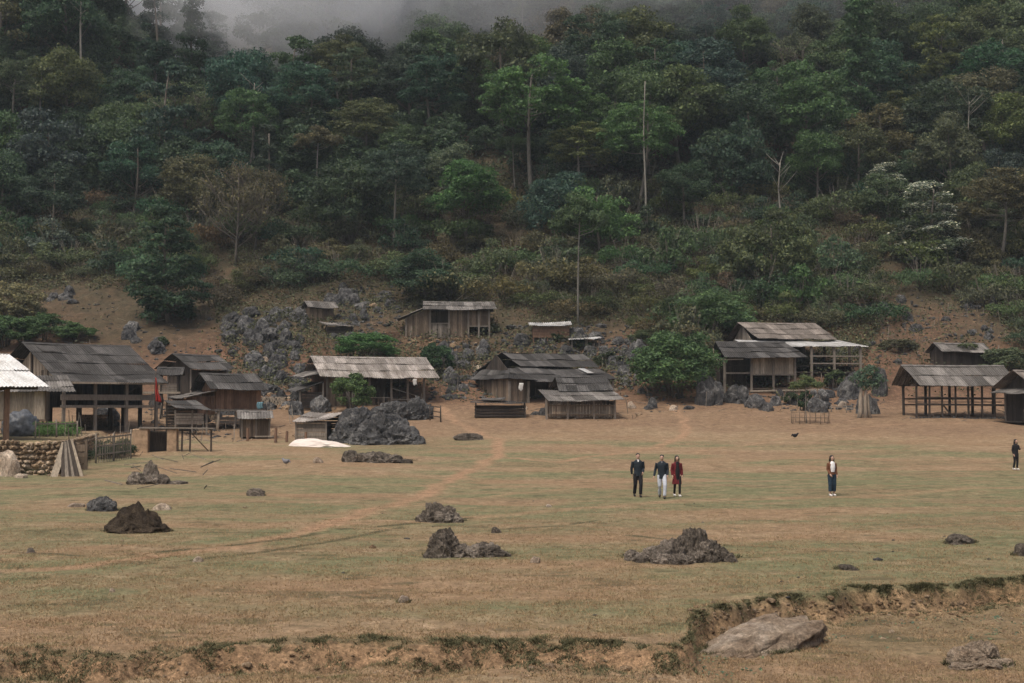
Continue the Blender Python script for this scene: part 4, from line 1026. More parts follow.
# ================================================================ rocks
def rock_bm(seed, sub=4, jag=.5, flute=.5, flat=0):
    b = bmesh.new(); bmesh.ops.create_icosphere(b, subdivisions=sub, radius=1); s = Vector((seed*7.3, seed*3.1, seed))
    for q in b.verts:
        c = q.co.normalized()
        n1 = mnoise.noise(c*1.1+s); n2 = 1-abs(mnoise.noise(c*2.3+s*2))*2.2; n3 = 1-abs(mnoise.noise(Vector((c.x*5, c.y*5, c.z*1.6))+s))*2.4; n4 = mnoise.noise(c*11+s)
        n5 = 1-abs(mnoise.noise(c*5.5+s*3))*2.4
        f = 1+.38*n1+jag*.22*n2+flute*.07*n3+.12*n5*jag+.09*n4*jag+(.02*jag*(1-abs(mnoise.noise(c*17+s))*2.4) if sub > 3 else 0)
        # blocky planes
        d = abs(c.x)**4+abs(c.y)**4+abs(c.z)**4; f *= (1/d)**.06
        z = c.z*f; 
        if z < -.35: z = -.35
        q.co = Vector((c.x*f, c.y*f, z))
    return b
def rock_mesh(name, seed, mat, **k):
    b = rock_bm(seed, **k); me = bpy.data.meshes.new(name); b.to_mesh(me); b.free(); me.materials.append(mat); return me
RV = [rock_mesh('boulder', i+1, M['rock'], sub=4, jag=.6+.15*(i % 3), flute=.6) for i in range(7)]
RF = [rock_mesh('boulder', i+31, M['field_rock'], sub=4, jag=.7, flute=.5) for i in range(3)]
RP = [rock_mesh('stone', i+51, M['pale_rock'], sub=3, jag=.4, flute=.2) for i in range(3)]
def rock_at(name, me, px, py, w, h, lab, cat='boulder', group=None, rz=None, depth=.75, xy=None, smoothz=.12):
    g = ground(px, py) if xy is None else Vector((xy[0], xy[1], Tz(*xy))); s = F/g.y
    o = link(name, me); sx = w/s/2.15; sz = h/s/1.15
    o.location = (g.x, g.y+sx*depth*.6, g.z+.0); o.scale = (sx, sx*depth, sz); o.rotation_euler = (0, 0, rnd.uniform(-.5, .5) if rz is None else rz)
    return tag(o, lab, cat, group)
def outcrop(name, px, py, lumps, mat, lab, cat='rock outcrop', seed=1, parent=None):
    """one mass of rock made of several lumps: (dx px, dy depth m, w px, h px)"""
    g = ground(px, py); s = F/g.y; mb = MB()
    for i, (dx, dy, w, h) in enumerate(lumps):
        b = rock_bm(seed*9+i, 5 if w > 18 else 4, .85, .4); sx = w/s/2.1; sz = h/s/1.2
        x = dx/s; zz = Tz(g.x+x, g.y+dy)-g.z; a = rnd.uniform(0, 3)
        if len(lumps) < 3: a = 0
        ca, sa = math.cos(a), math.sin(a); b.verts.ensure_lookup_table()
        mb.add([((q.co.x*ca-q.co.y*sa)*sx+x, (q.co.x*sa+q.co.y*ca)*sx*.85+dy, q.co.z*sz+zz) for q in b.verts], [tuple(v.index for v in f.verts) for f in b.faces]); b.free()
    o = mb.build(name, mat); o.location = g; return tag(o, lab, cat)
outcrop('rock_outcrop', 378, 444, [(-22, 2.2, 44, 32), (2, .8, 48, 27), (20, .2, 40, 18), (34, 0, 24, 8), (-34, 1.6, 28, 20), (6, 2.4, 46, 28), (28, .8, 30, 13), (-12, .2, 28, 12)], M['rock'], 'huge jagged grey limestone outcrop in front of the patched grey roof house', seed=3)
outcrop('rock_outcrop', 400, 419, [(-18, .3, 28, 11), (0, 0, 28, 15), (14, .3, 26, 19), (22, .8, 18, 17), (-8, 1, 32, 16)], M['rock'], 'long low grey rock bank between the huge outcrop and the patched grey roof', seed=5)
outcrop('rock_outcrop', 378, 462, [(-27, 0, 14, 12), (-12, .2, 22, 9), (2, 0, 24, 9), (16, 0, 22, 7), (27, 0, 14, 4), (-2, .7, 28, 9)], M['field_rock'], 'flat rubble ridge on the grass just in front of the huge grey outcrop', seed=7)
outcrop('rock_outcrop', 683, 562, [(11, .5, 34, 31), (0, .4, 22, 22), (24, .4, 30, 20), (-10, .3, 26, 22), (-32, .15, 24, 12), (-50, .3, 14, 11), (46, .15, 14, 8), (-20, -.15, 22, 9), (-4, -.2, 20, 9), (-40, 0, 16, 8), (38, .25, 20, 14), (14, .1, 20, 12), (-24, .5, 22, 15), (50, 0, 8, 4), (-8, -.35, 10, 4), (30, 0, 10, 6)], M['field_rock'], 'largest jagged dark rock cluster on the open grass, below the three walkers', seed=11)
outcrop('rock_outcrop', 468, 557, [(-24, .15, 28, 25), (-32, 0, 16, 14), (-8, .1, 22, 12), (8, 0, 22, 12), (22, .1, 22, 12), (34, 0, 16, 6), (-14, .35, 22, 15), (14, .3, 20, 13), (-40, -.1, 8, 5)], M['field_rock'], 'long dark rock cluster with pale veins, left of the largest field cluster', seed=13)
outcrop('rock_outcrop', 440, 522, [(-7, .2, 22, 18), (7, .15, 20, 16), (0, 0, 24, 10), (16, 0, 14, 6), (-17, .1, 12, 7)], M['field_rock'], 'compact dark rock cluster just above the long one in mid field', seed=17)
outcrop('rock_outcrop', 147, 484, [(-9, .1, 20, 12), (2, .2, 15, 20), (11, 0, 18, 10), (-1, 0, 16, 9), (20, 0, 8, 4), (30, .1, 18, 3)], M['field_rock'], 'small peaked dark rock cluster before the masonry hearth at left', seed=19)
outcrop('rock_outcrop', 101, 511, [(-6, .1, 16, 11), (5, 0, 18, 12), (1, .2, 16, 14)], M['rock'], 'rounded grey boulder on the grass just behind the dark earth mound', 'boulder', seed=23)
# grassy earth mound
b = bmesh.new(); bmesh.ops.create_icosphere(b, subdivisions=5, radius=1)
for q in b.verts:
    n = mnoise.fractal(q.co*2.5, .8, 2.1, 5); r_ = math.hypot(q.co.x, q.co.y); z = max(0, 1-r_**1.35); q.co = Vector((q.co.x*(1+.15*n), q.co.y*(1+.15*n), (z**.8 if q.co.z > 0 else -.1)*(1+.28*n)+(.16*math.sin(q.co.x*17+n*4)*(1-r_) if q.co.z > 0 else 0)))
me = bpy.data.meshes.new('earth_mound'); b.to_mesh(me); b.free(); me.materials.append(M['earth']); o = link('earth_mound', me); g = ground(132, 533); s = F/g.y
o.location = g+Vector((0, .5, -.02)); o.scale = (34/s, 26/s, 26/s); tag(o, 'dark conical earth mound with tufted top on the grass at left', 'mound')
ROCKS = [(683, 560, 62), (468, 557, 46), (440, 521, 26), (147, 483, 24), (101, 511, 18), (132, 533, 36), (378, 461, 38), (963, 544, 18), (256, 496, 10), (847, 570, 12), (1022, 556, 10), (752, 655, 60), (984, 668, 36), (403, 603, 6)]
rock_at('boulder', RV[2], 709, 405, 24, 27, 'tall pointed grey boulder at the foot of the dense bush tree', depth=.8)
rock_at('boulder', RV[4], 737, 403, 26, 17, 'rounded dark boulder under the open bay of the front stilt house')
rock_at('boulder', RV[1], 757, 408, 22, 12, 'low grey boulder below the pale log of the front stilt house')
rock_at('boulder', RV[5], 320, 412, 20, 13, 'grey boulder wedged between low board shed and patched roof house')
rock_at('boulder', RV[3], 868, 414, 20, 18, 'bluish grey boulder just in front of the split pale stump')
rock_at('boulder', RV[0], 850, 398, 22, 20, 'dark boulder left of the split pale stump, behind it')
rock_at('boulder', RV[6], 881, 396, 14, 26, 'upright dark boulder touching the right side of the split stump')
rock_at('boulder', RV[6], 768, 411, 11, 8, 'small boulder at the left of the ringed sapling')
rock_at('boulder', RV[2], 818, 412, 18, 12, 'grey boulder inside the stick ring of the sapling')
rock_at('boulder', RF[1], 256, 496, 16, 8, 'small dark rock on the grass left of centre')
rock_at('boulder', RF[2], 963, 544, 32, 8, 'flat dark rock on the grass at the right, below the lone woman')
rock_at('boulder', RF[0], 847, 570, 20, 5, 'very flat dark stone just above the eroded bank')
rock_at('boulder', RF[0], 1022, 556, 14, 12, 'dark rock cut by the right edge of the photo')
rock_at('boulder', RF[1], 470, 440, 27, 7, 'low dark log-like rock beside the footpath fork')
rock_at('boulder', RF[2], 496, 533, 10, 5, 'small dark stone above the long rock cluster')
rock_at('stone', RP[0], 403, 603, 10, 8, 'lone grey pebble-like stone on the foreground grass', 'stone')
rock_at('stone', RP[1], 197, 562, 10, 5, 'white stone beside the wheel ruts at left', 'stone')
rock_at('stone', RP[2], 112, 592, 6, 4, 'tiny white stone on the foreground grass at far left', 'stone')
rock_at('stone', RP[0], 535, 563, 10, 7, 'pale stone right of the long dark rock cluster', 'stone')
rock_at('stone', RP[2], 318, 463, 11, 6, 'bright white stone near the flat rubble ridge', 'stone')
rock_at('stone', RP[1], 160, 510, 18, 6, 'flat pale stone right of the dark earth mound', 'stone')
rock_at('stone', RP[0], 75, 507, 16, 4, 'flat pale stone left of the rounded grey boulder', 'stone')
rock_at('stone', RP[2], 549, 507, 6, 3, 'small pale stone in mid field near the footpath', 'stone')
rock_at('stone', RP[0], 653, 408, 10, 9, 'dark round stone near the dense bush tree', 'stone').data = RV[1]
rock_at('stone', RP[1], 2, 476, 30, 24, 'big whitish boulder against the stone wall at the left edge', 'boulder')
rock_at('stone', RP[0], 20, 478, 14, 5, 'small whitish stone at the foot of the stone wall', 'stone')
rock_at('stone', RP[2], 632, 408, 9, 7, 'pale stone left of the dense bush tree', 'stone')
rock_at('stone', RP[1], 30, 553, 8, 5, 'dark green mossy stone at far left of the field', 'stone').data = RF[0]
# foreground slabs
b = rock_bm(77, 5, .55, .15); 
for q in b.verts: q.co.z = q.co.z*.30*(1+.85*q.co.x)+.05*mnoise.noise(q.co*4)+.03*(1-abs(mnoise.noise(q.co*9))*2); q.co.y += q.co.x*.25
me = bpy.data.meshes.new('rock_slab'); b.to_mesh(me); b.free(); me.materials.append(M['slab_rock']); me.polygons.foreach_set('use_smooth', [True]*len(me.polygons)); o = link('rock_slab', me)
g = ground(752, 652); o.location = g+Vector((-.16, .25, -.09)); o.scale = (1.36, .80, .85); o.rotation_euler = (0, R(-6), R(22)); tag(o, 'big smooth pale slab of rock lying below the eroded bank', 'rock slab')
outcrop('rock_outcrop', 984, 668, [(-12, .3, 34, 16), (14, .7, 30, 18), (18, .2, 26, 7), (-20, 0, 26, 5), (2, .05, 30, 7), (26, .9, 16, 14)], M['slab_rock'], 'pale broken rocks in the bottom right corner', seed=29)
# boulders strewn in the village and on the slope
rb = random.Random(17); done = []; zones = [  # polygon-ish boxes in the photo: x0,y0,x1,y1,count,minw,maxw
 (225, 312, 305, 348, 22, 9, 24), (250, 345, 300, 400, 15, 9, 24), (340, 318, 400, 345, 10, 8, 18), (350, 292, 398, 312, 8, 8, 16), (110, 330, 160, 365, 7, 10, 24), (35, 285, 100, 305, 5, 8, 16),
 (440, 352, 485, 395, 16, 9, 20), (500, 335, 640, 356, 16, 8, 20), (600, 350, 668, 395, 16, 9, 24), (255, 385, 300, 415, 8, 9, 20), (150, 395, 235, 425, 12, 8, 18), (640, 395, 700, 412, 5, 6, 12),
 (775, 395, 850, 412, 9, 8, 16), (800, 352, 860, 392, 5, 8, 16), (880, 300, 1000, 345, 14, 6, 14), (95, 400, 140, 432, 6, 8, 18), (500, 398, 545, 418, 4, 6, 11), (320, 290, 372, 305, 5, 8, 18)]
for (x0, y0, x1, y1, n, a, b_) in zones:
    for _ in range(n):
        for _t in range(12):
            px, py = rb.uniform(x0, x1), rb.uniform(y0, y1); w_ = rb.uniform(a, b_)
            if all(math.hypot((px-p)*1., (py-q)*2) > (w_+v)*.34 for p, q, v in done): break
        else: continue
        done.append((px, py, w_)); g = ground(px, py)
        pale = rb.random() < .09 and w_ < 13; tl = rb.random() < .4; h_ = w_*(rb.uniform(.6, .8) if tl else rb.uniform(.32, .55))
        o = rock_at('boulder', RP[rb.randrange(3)] if pale else RV[rb.randrange(7)], px, py, w_, h_, None, 'boulder', 'boulders strewn around the village', rb.uniform(0, 6.28))
        ad = ('pale ' if pale else 'grey ')+('upright' if tl else 'squat')
        sz = 'large ' if w_ > 19 else 'small ' if w_ < 11.5 else ''
        nn = 'among rocks on the slope above' if py < 350 else 'among the rocks level with' if py < 392 else 'at the village edge near'
        pend(o, px, py, sz+ad, 'boulder', landmark(px), nn)
# loose rubble
g = np.random.default_rng(12); V0, F0 = [], []
ico = bmesh.new(); bmesh.ops.create_icosphere(ico, subdivisions=1, radius=1); ico.verts.ensure_lookup_table()
iv = np.array([v.co[:] for v in ico.verts]); ifc = np.array([[v.index for v in f.verts] for f in ico.faces]); ico.free()
def rubble(name, boxes, mat, label, seed):
    g = np.random.default_rng(seed); L = []
    for (x0, y0, x1, y1, n, smin, smax) in boxes:
        for _ in range(n):
            p = ground(g.uniform(x0, x1), g.uniform(y0, y1)); r_ = g.uniform(smin, smax)*(1+1.2*(g.random() < .06))
            v = iv*(1+.35*(g.random((len(iv), 1))-.5))*np.array([r_*g.uniform(.8, 1.5), r_*g.uniform(.8, 1.3), r_*g.uniform(.45, .9)]); a = g.uniform(0, 6.28)
            v = np.stack([v[:, 0]*math.cos(a)-v[:, 1]*math.sin(a), v[:, 0]*math.sin(a)+v[:, 1]*math.cos(a), v[:, 2]], -1)+np.array(p)
            L.append(v[ifc].reshape(-1, 3))
    return tag(link(name, np_mesh(name, np.concatenate(L), mat=mat, k=3)), label, 'rubble', None, 'stuff')
rubble('rubble', [(20, 290, 260, 385, 330, .06, .2), (220, 310, 320, 410, 420, .1, .32), (330, 285, 450, 350, 300, .1, .3), (430, 340, 660, 400, 700, .1, .3), (760, 385, 880, 412, 130, .08, .25), (870, 295, 1010, 365, 260, .08, .26), (140, 400, 240, 440, 170, .07, .22), (640, 396, 700, 412, 40, .05, .15), (500, 325, 640, 350, 200, .1, .3), (300, 500, 1000, 640, 30, .02, .05)], M['rock'], 'loose grey rubble scattered over the lower slope and between the houses', 3)
rubble('pale_stones', [(20, 290, 300, 400, 130, .05, .14), (330, 290, 650, 400, 170, .08, .2), (250, 398, 300, 412, 34, .1, .25), (130, 420, 300, 440, 60, .05, .14), (560, 414, 640, 422, 30, .05, .12), (740, 400, 860, 420, 40, .05, .14), (870, 295, 1010, 350, 90, .06, .16), (60, 440, 1000, 560, 90, .02, .05), (690, 596, 1024, 640, 160, .012, .05), (0, 655, 690, 680, 90, .015, .04), (690, 600, 1024, 625, 200, .015, .05), (380, 335, 470, 350, 60, .15, .3)], M['tan_stone'], 'small tan stones scattered over slope and village ground', 4)
# ---------------------------------------------------------------- dry-stone terrace wall and its surroundings
xw0, xw1, yw = -33.0, -22.65, 72.45
mb = MB(); mb.box(xw0, xw1, yw+.1, yw+.5, -.3, 1.66); g_ = random.Random(4); z_ = -.05
def lump(mb, c, r_, g_):
    b = [(c[0]+v[0]*r_[0]*g_.uniform(.8, 1.15), c[1]+v[1]*r_[1]*g_.uniform(.8, 1.1), c[2]+v[2]*r_[2]*g_.uniform(.8, 1.15)) for v in iv]; mb.add(b, [tuple(f) for f in ifc])
while z_ < 1.72:
    x_ = xw0; h_ = g_.uniform(.2, .3)
    while x_ < xw1:
        w_ = g_.uniform(.16, .55); lump(mb, (x_+w_*.5, yw+.05+g_.uniform(-.04, .05), z_+h_*.5+g_.uniform(-.07, .07)), (w_*.56, .22, h_*g_.uniform(.45, .62)), g_); x_ += w_
    yy = yw+.2
    while yy < yw+22 :
        w_ = g_.uniform(.25, .5); bx_ = -22.8-.22*(yy-72); lump(mb, (bx_+.16+g_.uniform(-.04, .05), yy, z_+h_*.5), (.2, w_*.6, h_*.62), g_); yy += w_
    z_ += h_
tag(mb.build('stone_wall', M['wall_stone']), 'tan dry-stone retaining wall holding the terrace at the left edge', 'wall')
for i, (px, w_, ln) in enumerate([(59, .34, -.05), (63, .16, .35), (67, .2, .5), (70, .14, .62), (73, .16, .75), (77, .22, .9), (81, .2, 1.0)]):
    x = (px-512)/F*72.2; mb = MB(); mb.beam((x-ln*.8+.3, 72.28, 1.72+.03*i), (x+(.25 if i else 0), 71.6+.02*i, .02), w_, .04, (0, 1, .4))
    o = mb.build('plank', M['palewood' if i in (0, 6) else 'darkwood' if i % 2 else 'greywood']); tag(o, ['wide pale upright plank, leftmost of those leaning on the stone wall', 'narrow grey plank second from left against the stone wall', 'grey leaning plank third from left against the stone wall', 'middle grey plank of those leaning on the stone wall', 'grey slanting plank third from right by the stone wall', 'grey slanting plank second from right by the stone wall', 'pale most slanted plank, rightmost of those by the stone wall'][i], 'plank', 'planks leaning on the stone wall')
def fence(name, pts, h, lab, mat='greywood', nrail=2, picket=.0, pm='greywood', r_=.05):
    (x0, y0), (x1, y1) = pts; n = max(2, int(math.hypot(x1-x0, y1-y0)/1.3)+1); z0 = Tz(x0, y0)
    root = empty(name, (x0, y0, z0), 0, lab, 'fence'); g_ = random.Random(int(x0*10))
    for i in range(n):
        t = i/(n-1); x, y = x0+(x1-x0)*t, y0+(y1-y0)*t; post(root, x-x0, y-y0, Tz(x, y)-z0-.3, Tz(x, y)-z0+h*g_.uniform(.9, 1.2), r_, pm, 0, False)
    for k_ in range(nrail): zz = h*(k_+1)/(nrail+.3); bar(root, (0, 0, zz), (x1-x0, y1-y0, zz+Tz(x1, y1)-z0), .04, .08, mat, 'rail')
    if picket:
        m = MB(); L = math.hypot(x1-x0, y1-y0); k_ = int(L/picket)
        for i in range(k_):
            t = (i+.5)/k_; x, y = (x1-x0)*t, (y1-y0)*t; zb = Tz(x0+x, y0+y)-z0; m.beam((x, y, zb-.1), (x+g_.uniform(-.06, .06), y, zb+h*g_.uniform(.6, 1.1)), .04, .03)
        m.build('pickets', M[mat], root)
    return root
x, y, _ = at(76, 76); x2, y2, _ = at(93, 77)
r = empty('log_retainer', (x, y, Tz(x, y)), 0, 'short retaining fence of stacked wide boards right of the leaning planks', 'fence'); z_ = 1.1
hboards(r, (0, 0), (x2-x, .0), 0, 1.35, 'wood', 301, .34); posts(r, (-.03, x2-x), (-.06,), -.3, 1.6, .07, 'wood')
# mesh fence around a plant bed
x0_, y0_, _ = at(97, 81); x1_, y1_, _ = at(132, 84)
r = fence('garden_fence', ((x0_, y0_), (x1_, y1_)), 1.55, 'thin grey stake fence with greenery behind it, left of the masonry hearth', nrail=3, picket=.16)
x0_, y0_, _ = at(36, 82); x1_, y1_, _ = at(78, 84)
r = fence('stick_fence', ((x0_, y0_), (x1_, y1_)), 1.05, 'uneven stick fence in front of the green bed on the terrace', nrail=1, picket=.45)
GB = random.Random(3)
for i, (px, d) in enumerate([(38, 86), (43, 87), (48, 85), (53, 87), (58, 86), (64, 88), (70, 87)]):
    x, y, z = at(px, d); o = plant('garden_plant', 'shrub', i % 3, x, y, .42, 1.0, i*1.3, (.12, .22, .07), ['leftmost', 'second', 'third', 'fourth', 'fifth', 'sixth', 'rightmost'][i]+' bright green plant in the bed behind the stick fence', 'plant', 'bright green plants in the terrace bed')
for i, (px, d) in enumerate([(102, 84), (110, 85), (118, 84.5), (126, 86)]):
    x, y, z = at(px, d); plant('garden_plant', 'shrub', i % 3, x, y, .46, 1.1, i*2.3, (.06, .085, .05), ['leftmost', 'second', 'third', 'rightmost'][i]+' dull green plant behind the thin stake fence', 'plant', 'dull green plants by the stake fence')
# masonry hearth
x, y, z = at(133, 88)
r = empty('masonry_hearth', (x, y, z), R(4), 'roofless masonry hearth of two tan pillars under a plank top, left', 'hearth')
M['plaster'] = mat_plain('tan_masonry', (.33, .23, .145), .9, .35, 3)
for nm, a_, b_ in (('pillar', 0, .95), ('pillar', 2.1, 2.7)): 
    mb = MB(); mb.box(a_, b_, 0, .9, -.2, 1.5); o = mb.build(nm, M['plaster'], r); bv = o.modifiers.new('b', 'BEVEL'); bv.width = .05; bv.segments = 2
mb = MB(); mb.box(.9, 2.15, .75, .95, -.2, 1.35); mb.build('back_wall', M['darkwood'], r)
mb = MB(); mb.beam((.4, .3, 1.57), (5.0, .2, 1.52), .7, .08); mb.build('table_top', M['greywood'], r)
for xx in (3.0, 3.5, 4.8): post(r, xx, .1, -.3, 1.5, .05, 'darkwood')
bar(r, (3.4, .3, 1.4), (4.6, .5, .1), .12, .08, 'wood', 'leaning_log')
for i, (px, d, h_) in enumerate([(248, 98, .9), (287, 97, .75), (306, 95.5, .8), (276, 96.5, 1.0)]):
    x, y, z = at(px, d); mb = MB(); mb.tube([(0, 0, -.2), (.03, 0, h_)], [.11, .09], 8); o = mb.build('wooden_stake', M['redwood']); o.location = (x, y, z)
    tag(o, ['short brown stake before the little square plank shed', 'short brown stake at left end of the white sheet', 'short brown stake in front of the white sheet', 'taller brown stake just left of the white sheet'][i], 'stake', 'stakes near the white sheet')
g = ground(322, 447); b = bmesh.new(); bmesh.ops.create_icosphere(b, subdivisions=5, radius=1)
for q in b.verts:
    n = mnoise.fractal(q.co*2, .8, 2.1, 4); r_ = math.hypot(q.co.x, q.co.y); t = q.co.x*.5+.5; zt = .9*(1-t)**.7+.08
    q.co = Vector((q.co.x, q.co.y*(1+.2*n), (zt*(1-r_**4)*(1+.12*n)) if q.co.z > 0 else -.05))
me = bpy.data.meshes.new('white_sheet'); b.to_mesh(me); b.free(); me.materials.append(M['whitetarp']); me.polygons.foreach_set('use_smooth', [True]*len(me.polygons)); o = link('white_sheet', me)
s = F/g.y; o.location = g+Vector((-.2, .7, 0)); o.scale = (33/s, .8, 11/s); tag(o, 'white sheet spread over low heap in front of the low board shed', 'sheet')
# small gate rails right of the long house
x0_, y0_, _ = at(430, 116); x1_, y1_, _ = at(441, 115)
fence('rail_fence', ((x0_, y0_), (x1_, y1_)), 1.3, 'short dark rail fence at the right end of the patched grey roof house', 'darkwood', 3, 0, 'darkwood', .06)
x0_, y0_, _ = at(862, 122); x1_, y1_, _ = at(800, 124)
fence('rail_fence', ((x1_, y1_), (x0_, y0_)), .55, 'low rail between the front stilt house and the split stump', 'greywood', 1)
# stick ring with a sapling
x, y, z = at(806, 113); r = empty('stick_ring', (x, y, z), 0, 'ring of thin upright sticks guarding the sapling before the stilt houses', 'fence')
for i in range(11): a = i/11*6.28; post(r, 1.5*math.cos(a)+.3, 1.0*math.sin(a), -.2, rnd.uniform(.7, 1.25), .028, 'wood', 0, False)
for zz in (.45, .85):
    mb = MB(); mb.tube([(1.5*math.cos(a)+.3, 1.0*math.sin(a), zz) for a in np.linspace(0, 6.283, 17)], [.02]*17, 5); mb.build('hoop', M['wood'], r)
M['stump'] = mat_wood('stump_wood', (.25, .21, .165), .3)
# split pale stump
x, y, z = at(864, 117); r = empty('split_stump', (x, y, z-.1), 0, 'tall split pale tree stump with a bluish bush growing from its top, right', 'tree stump')
for k_, (dx, ln, w_) in enumerate([(-.42, .12, .20), (.12, -.1, .17), (.50, -.42, .10)]):
    mb = MB(); mb.tube([(dx*1.5, 0, -.3), (dx, 0, .8), (dx+ln*.2, .05, 2.0), (dx+ln*.5+.1, .05, 2.9-.3*k_)], [w_*1.5, w_*1.1, w_, w_*.5], 8)
    for i_, v_ in enumerate(mb.v): mb.v[i_] = (v_[0]*.85+.04*math.sin(i_*2.4), v_[1]*.8, v_[2])
    mb.build('trunk_slab', M['stump'], r, True); r.scale = (.85, .85, .92)
cv = np.concatenate([puff(np.random.default_rng(i), (.4+c[0], .2+c[1], c[2]), (c[3], c[3], c[3]*.7), 260, .22) for i, c in enumerate([(0, 0, 3.9, 1.0), (-.8, .2, 3.5, .9), (.9, .1, 3.4, .9), (.3, 0, 4.3, .8), (.5, 0, 3.0, .7), (-.4, 0, 3.0, .6)])])
o = link('foliage', np_mesh('foliage', cv, 4, M['leaf']), r); o.color = (.07, .115, .075, 1)

# ---------------------------------------------------------------- village bushes
def dense_proto(seed, n, size):
    g = np.random.default_rng(seed); L = []
    for i in range(n):
        a = g.random()*6.283; e = math.acos(1-1.45*g.random()); q = .62+.33*g.random()
        L.append(puff(g, (q*math.sin(e)*math.cos(a), q*math.sin(e)*math.sin(a), .95+q*math.cos(e)*.95), (.24, .24, .2), 190, size, .35))
    return np.concatenate(L)
def bush(name, px, py, w, h, col, lab, seed, size=.2, n=60, cat='bush', depth=1., base=0):
    g = ground(px, py); s = F/g.y; wx, hz_ = w/s/2/.98, h/s/2.0
    V = dense_proto(seed, n, size/max(wx, .6)); root = empty(name, (g.x, g.y+wx*.5, g.z-.1), 0, lab, cat)
    o = link('foliage', np_mesh('foliage', V*np.array([wx, wx*depth, hz_]), 4, M['leaf']), root); o.color = (*col, 1)
    t = MB(); rr = random.Random(seed)
    for i in range(9):
        a = rr.uniform(0, 6.28); q = rr.uniform(.3, .75); t.tube([(wx*.1*math.cos(a), wx*.1*math.sin(a), -.3), (wx*q*.5*math.cos(a), wx*q*.5*math.sin(a), hz_*.7), (wx*q*math.cos(a), wx*q*math.sin(a), hz_*1.3)], [.12, .08, .03], 6)
    t.build('stem', M['bark'], root, True); return root
bush('bush_tree', 680, 402, 90, 76, (.075, .135, .055), 'dense dark green bush tree on bare soil left of the front stilt house', 1, .26, 95)
bush('bush_tree', 712, 347, 84, 62, (.08, .14, .058), 'rounded dense green tree behind the stilt house, farther of the two round ones', 31, .26, 90)
bush('bush', 752, 250+92, 1, 1, (.05, .1, .04), 'x', 1, .2, 4) if False else None
bush('bush', 364, 362, 64, 32, (.065, .15, .045), 'bright green rounded bush just behind the patched grey roof', 2, .22, 60)
bush('bush', 437, 378, 32, 38, (.045, .09, .042), 'dark green bush on rubble right of the patched grey roof', 3, .2, 40)
bush('bush', 350, 415, 44, 44, (.085, .135, .05), 'light green leafy bush in front of the patched roof house', 4, .18, 30)
bush('bush', -2, 350, 56, 40, (.065, .12, .045), 'green bush above the white-roofed shelter at the left edge', 5, .24, 60)
bush('bush', 38, 346, 58, 36, (.06, .11, .042), 'rounded green bush behind the ridge of the big stilt house', 25, .24, 60)
bush('bush', 74, 343, 40, 22, (.065, .115, .045), 'smaller green bush behind the big stilt house roof, right of the rounded one', 26, .22, 44)
bush('bush', 8, 330, 60, 52, (.19, .18, .10), 'pale yellowish bush on the slope at the left edge', 6, .26, 60)
bush('bush_tree', -14, 214, 60, 110, (.085, .14, .05), 'light green tree cut by the left edge of the photo, mid height', 7, .3, 90)
bush('bush', 806, 411, 15, 22, (.05, .085, .04), 'small dark green bush at the sapling foot inside the stick ring', 8, .14, 24)
bush('bush', 790, 405, 16, 16, (.06, .08, .045), 'small dull bush left of the ringed sapling', 9, .15, 22)
bush('bush', 836, 390, 22, 22, (.07, .10, .045), 'olive bush between the porch and the split stump', 10, .18, 30)
bush('bush', 553, 343, 20, 14, (.04, .075, .04), 'dark green bush under the curved whitish roof hut', 11, .16, 26)
bush('bush', 487, 334, 26, 12, (.085, .11, .05), 'low yellowish bush under the right bay of the upslope plank house', 12, .16, 24)
bush('bush', 583, 350, 18, 13, (.03, .055, .03), 'dark bush under the thin light-roofed shelter', 13, .16, 24)
bush('bush', 372, 444, 14, 10, (.06, .11, .045), 'small green weed clump at the foot of the huge outcrop', 14, .1, 20)
bush('bush', 330, 437, 14, 14, (.06, .11, .045), 'green weed clump between the low board shed and the huge outcrop', 15, .1, 20)
bush('bush', 1012, 378, 60, 34, (.095, .12, .065), 'pale green tangled bush behind the hut at the right edge', 16, .24, 50)
bush('bush', 655, 352, 60, 26, (.07, .095, .045), 'olive bush uphill and left of the dense bush tree', 17, .22, 44)
bush('bush', 610, 368, 34, 18, (.065, .085, .045), 'low olive bush behind the right end of the two-tiered roof', 18, .2, 34)
bush('bush', 160, 346, 14, 12, (.06, .085, .045), 'single small bush on the bare left slope', 19, .16, 20)
bush('bush', 900, 352, 40, 16, (.085, .085, .05), 'low brownish bush on bare soil behind the long open shed', 20, .2, 34)
plant('sapling', 'tall', 1, *at(806, 113)[:2], .26, .95, .5, (.10, .13, .055), 'thin yellowish sapling standing in the stick ring before the stilt houses', 'sapling')
# fallen white log on the slope
a_, b_ = ground(594, 283), ground(630, 286); mb = MB(); mb.tube([a_+Vector((0, 0, 1.1)), (a_+b_)/2+Vector((0, 0, 1.1)), b_+Vector((0, 0, 1.0))], [.10, .13, .15], 8)
tag(mb.build('fallen_log', M['palewood'], None, True), 'fallen whitish log lying across the scrub above the two-tiered roof', 'log')
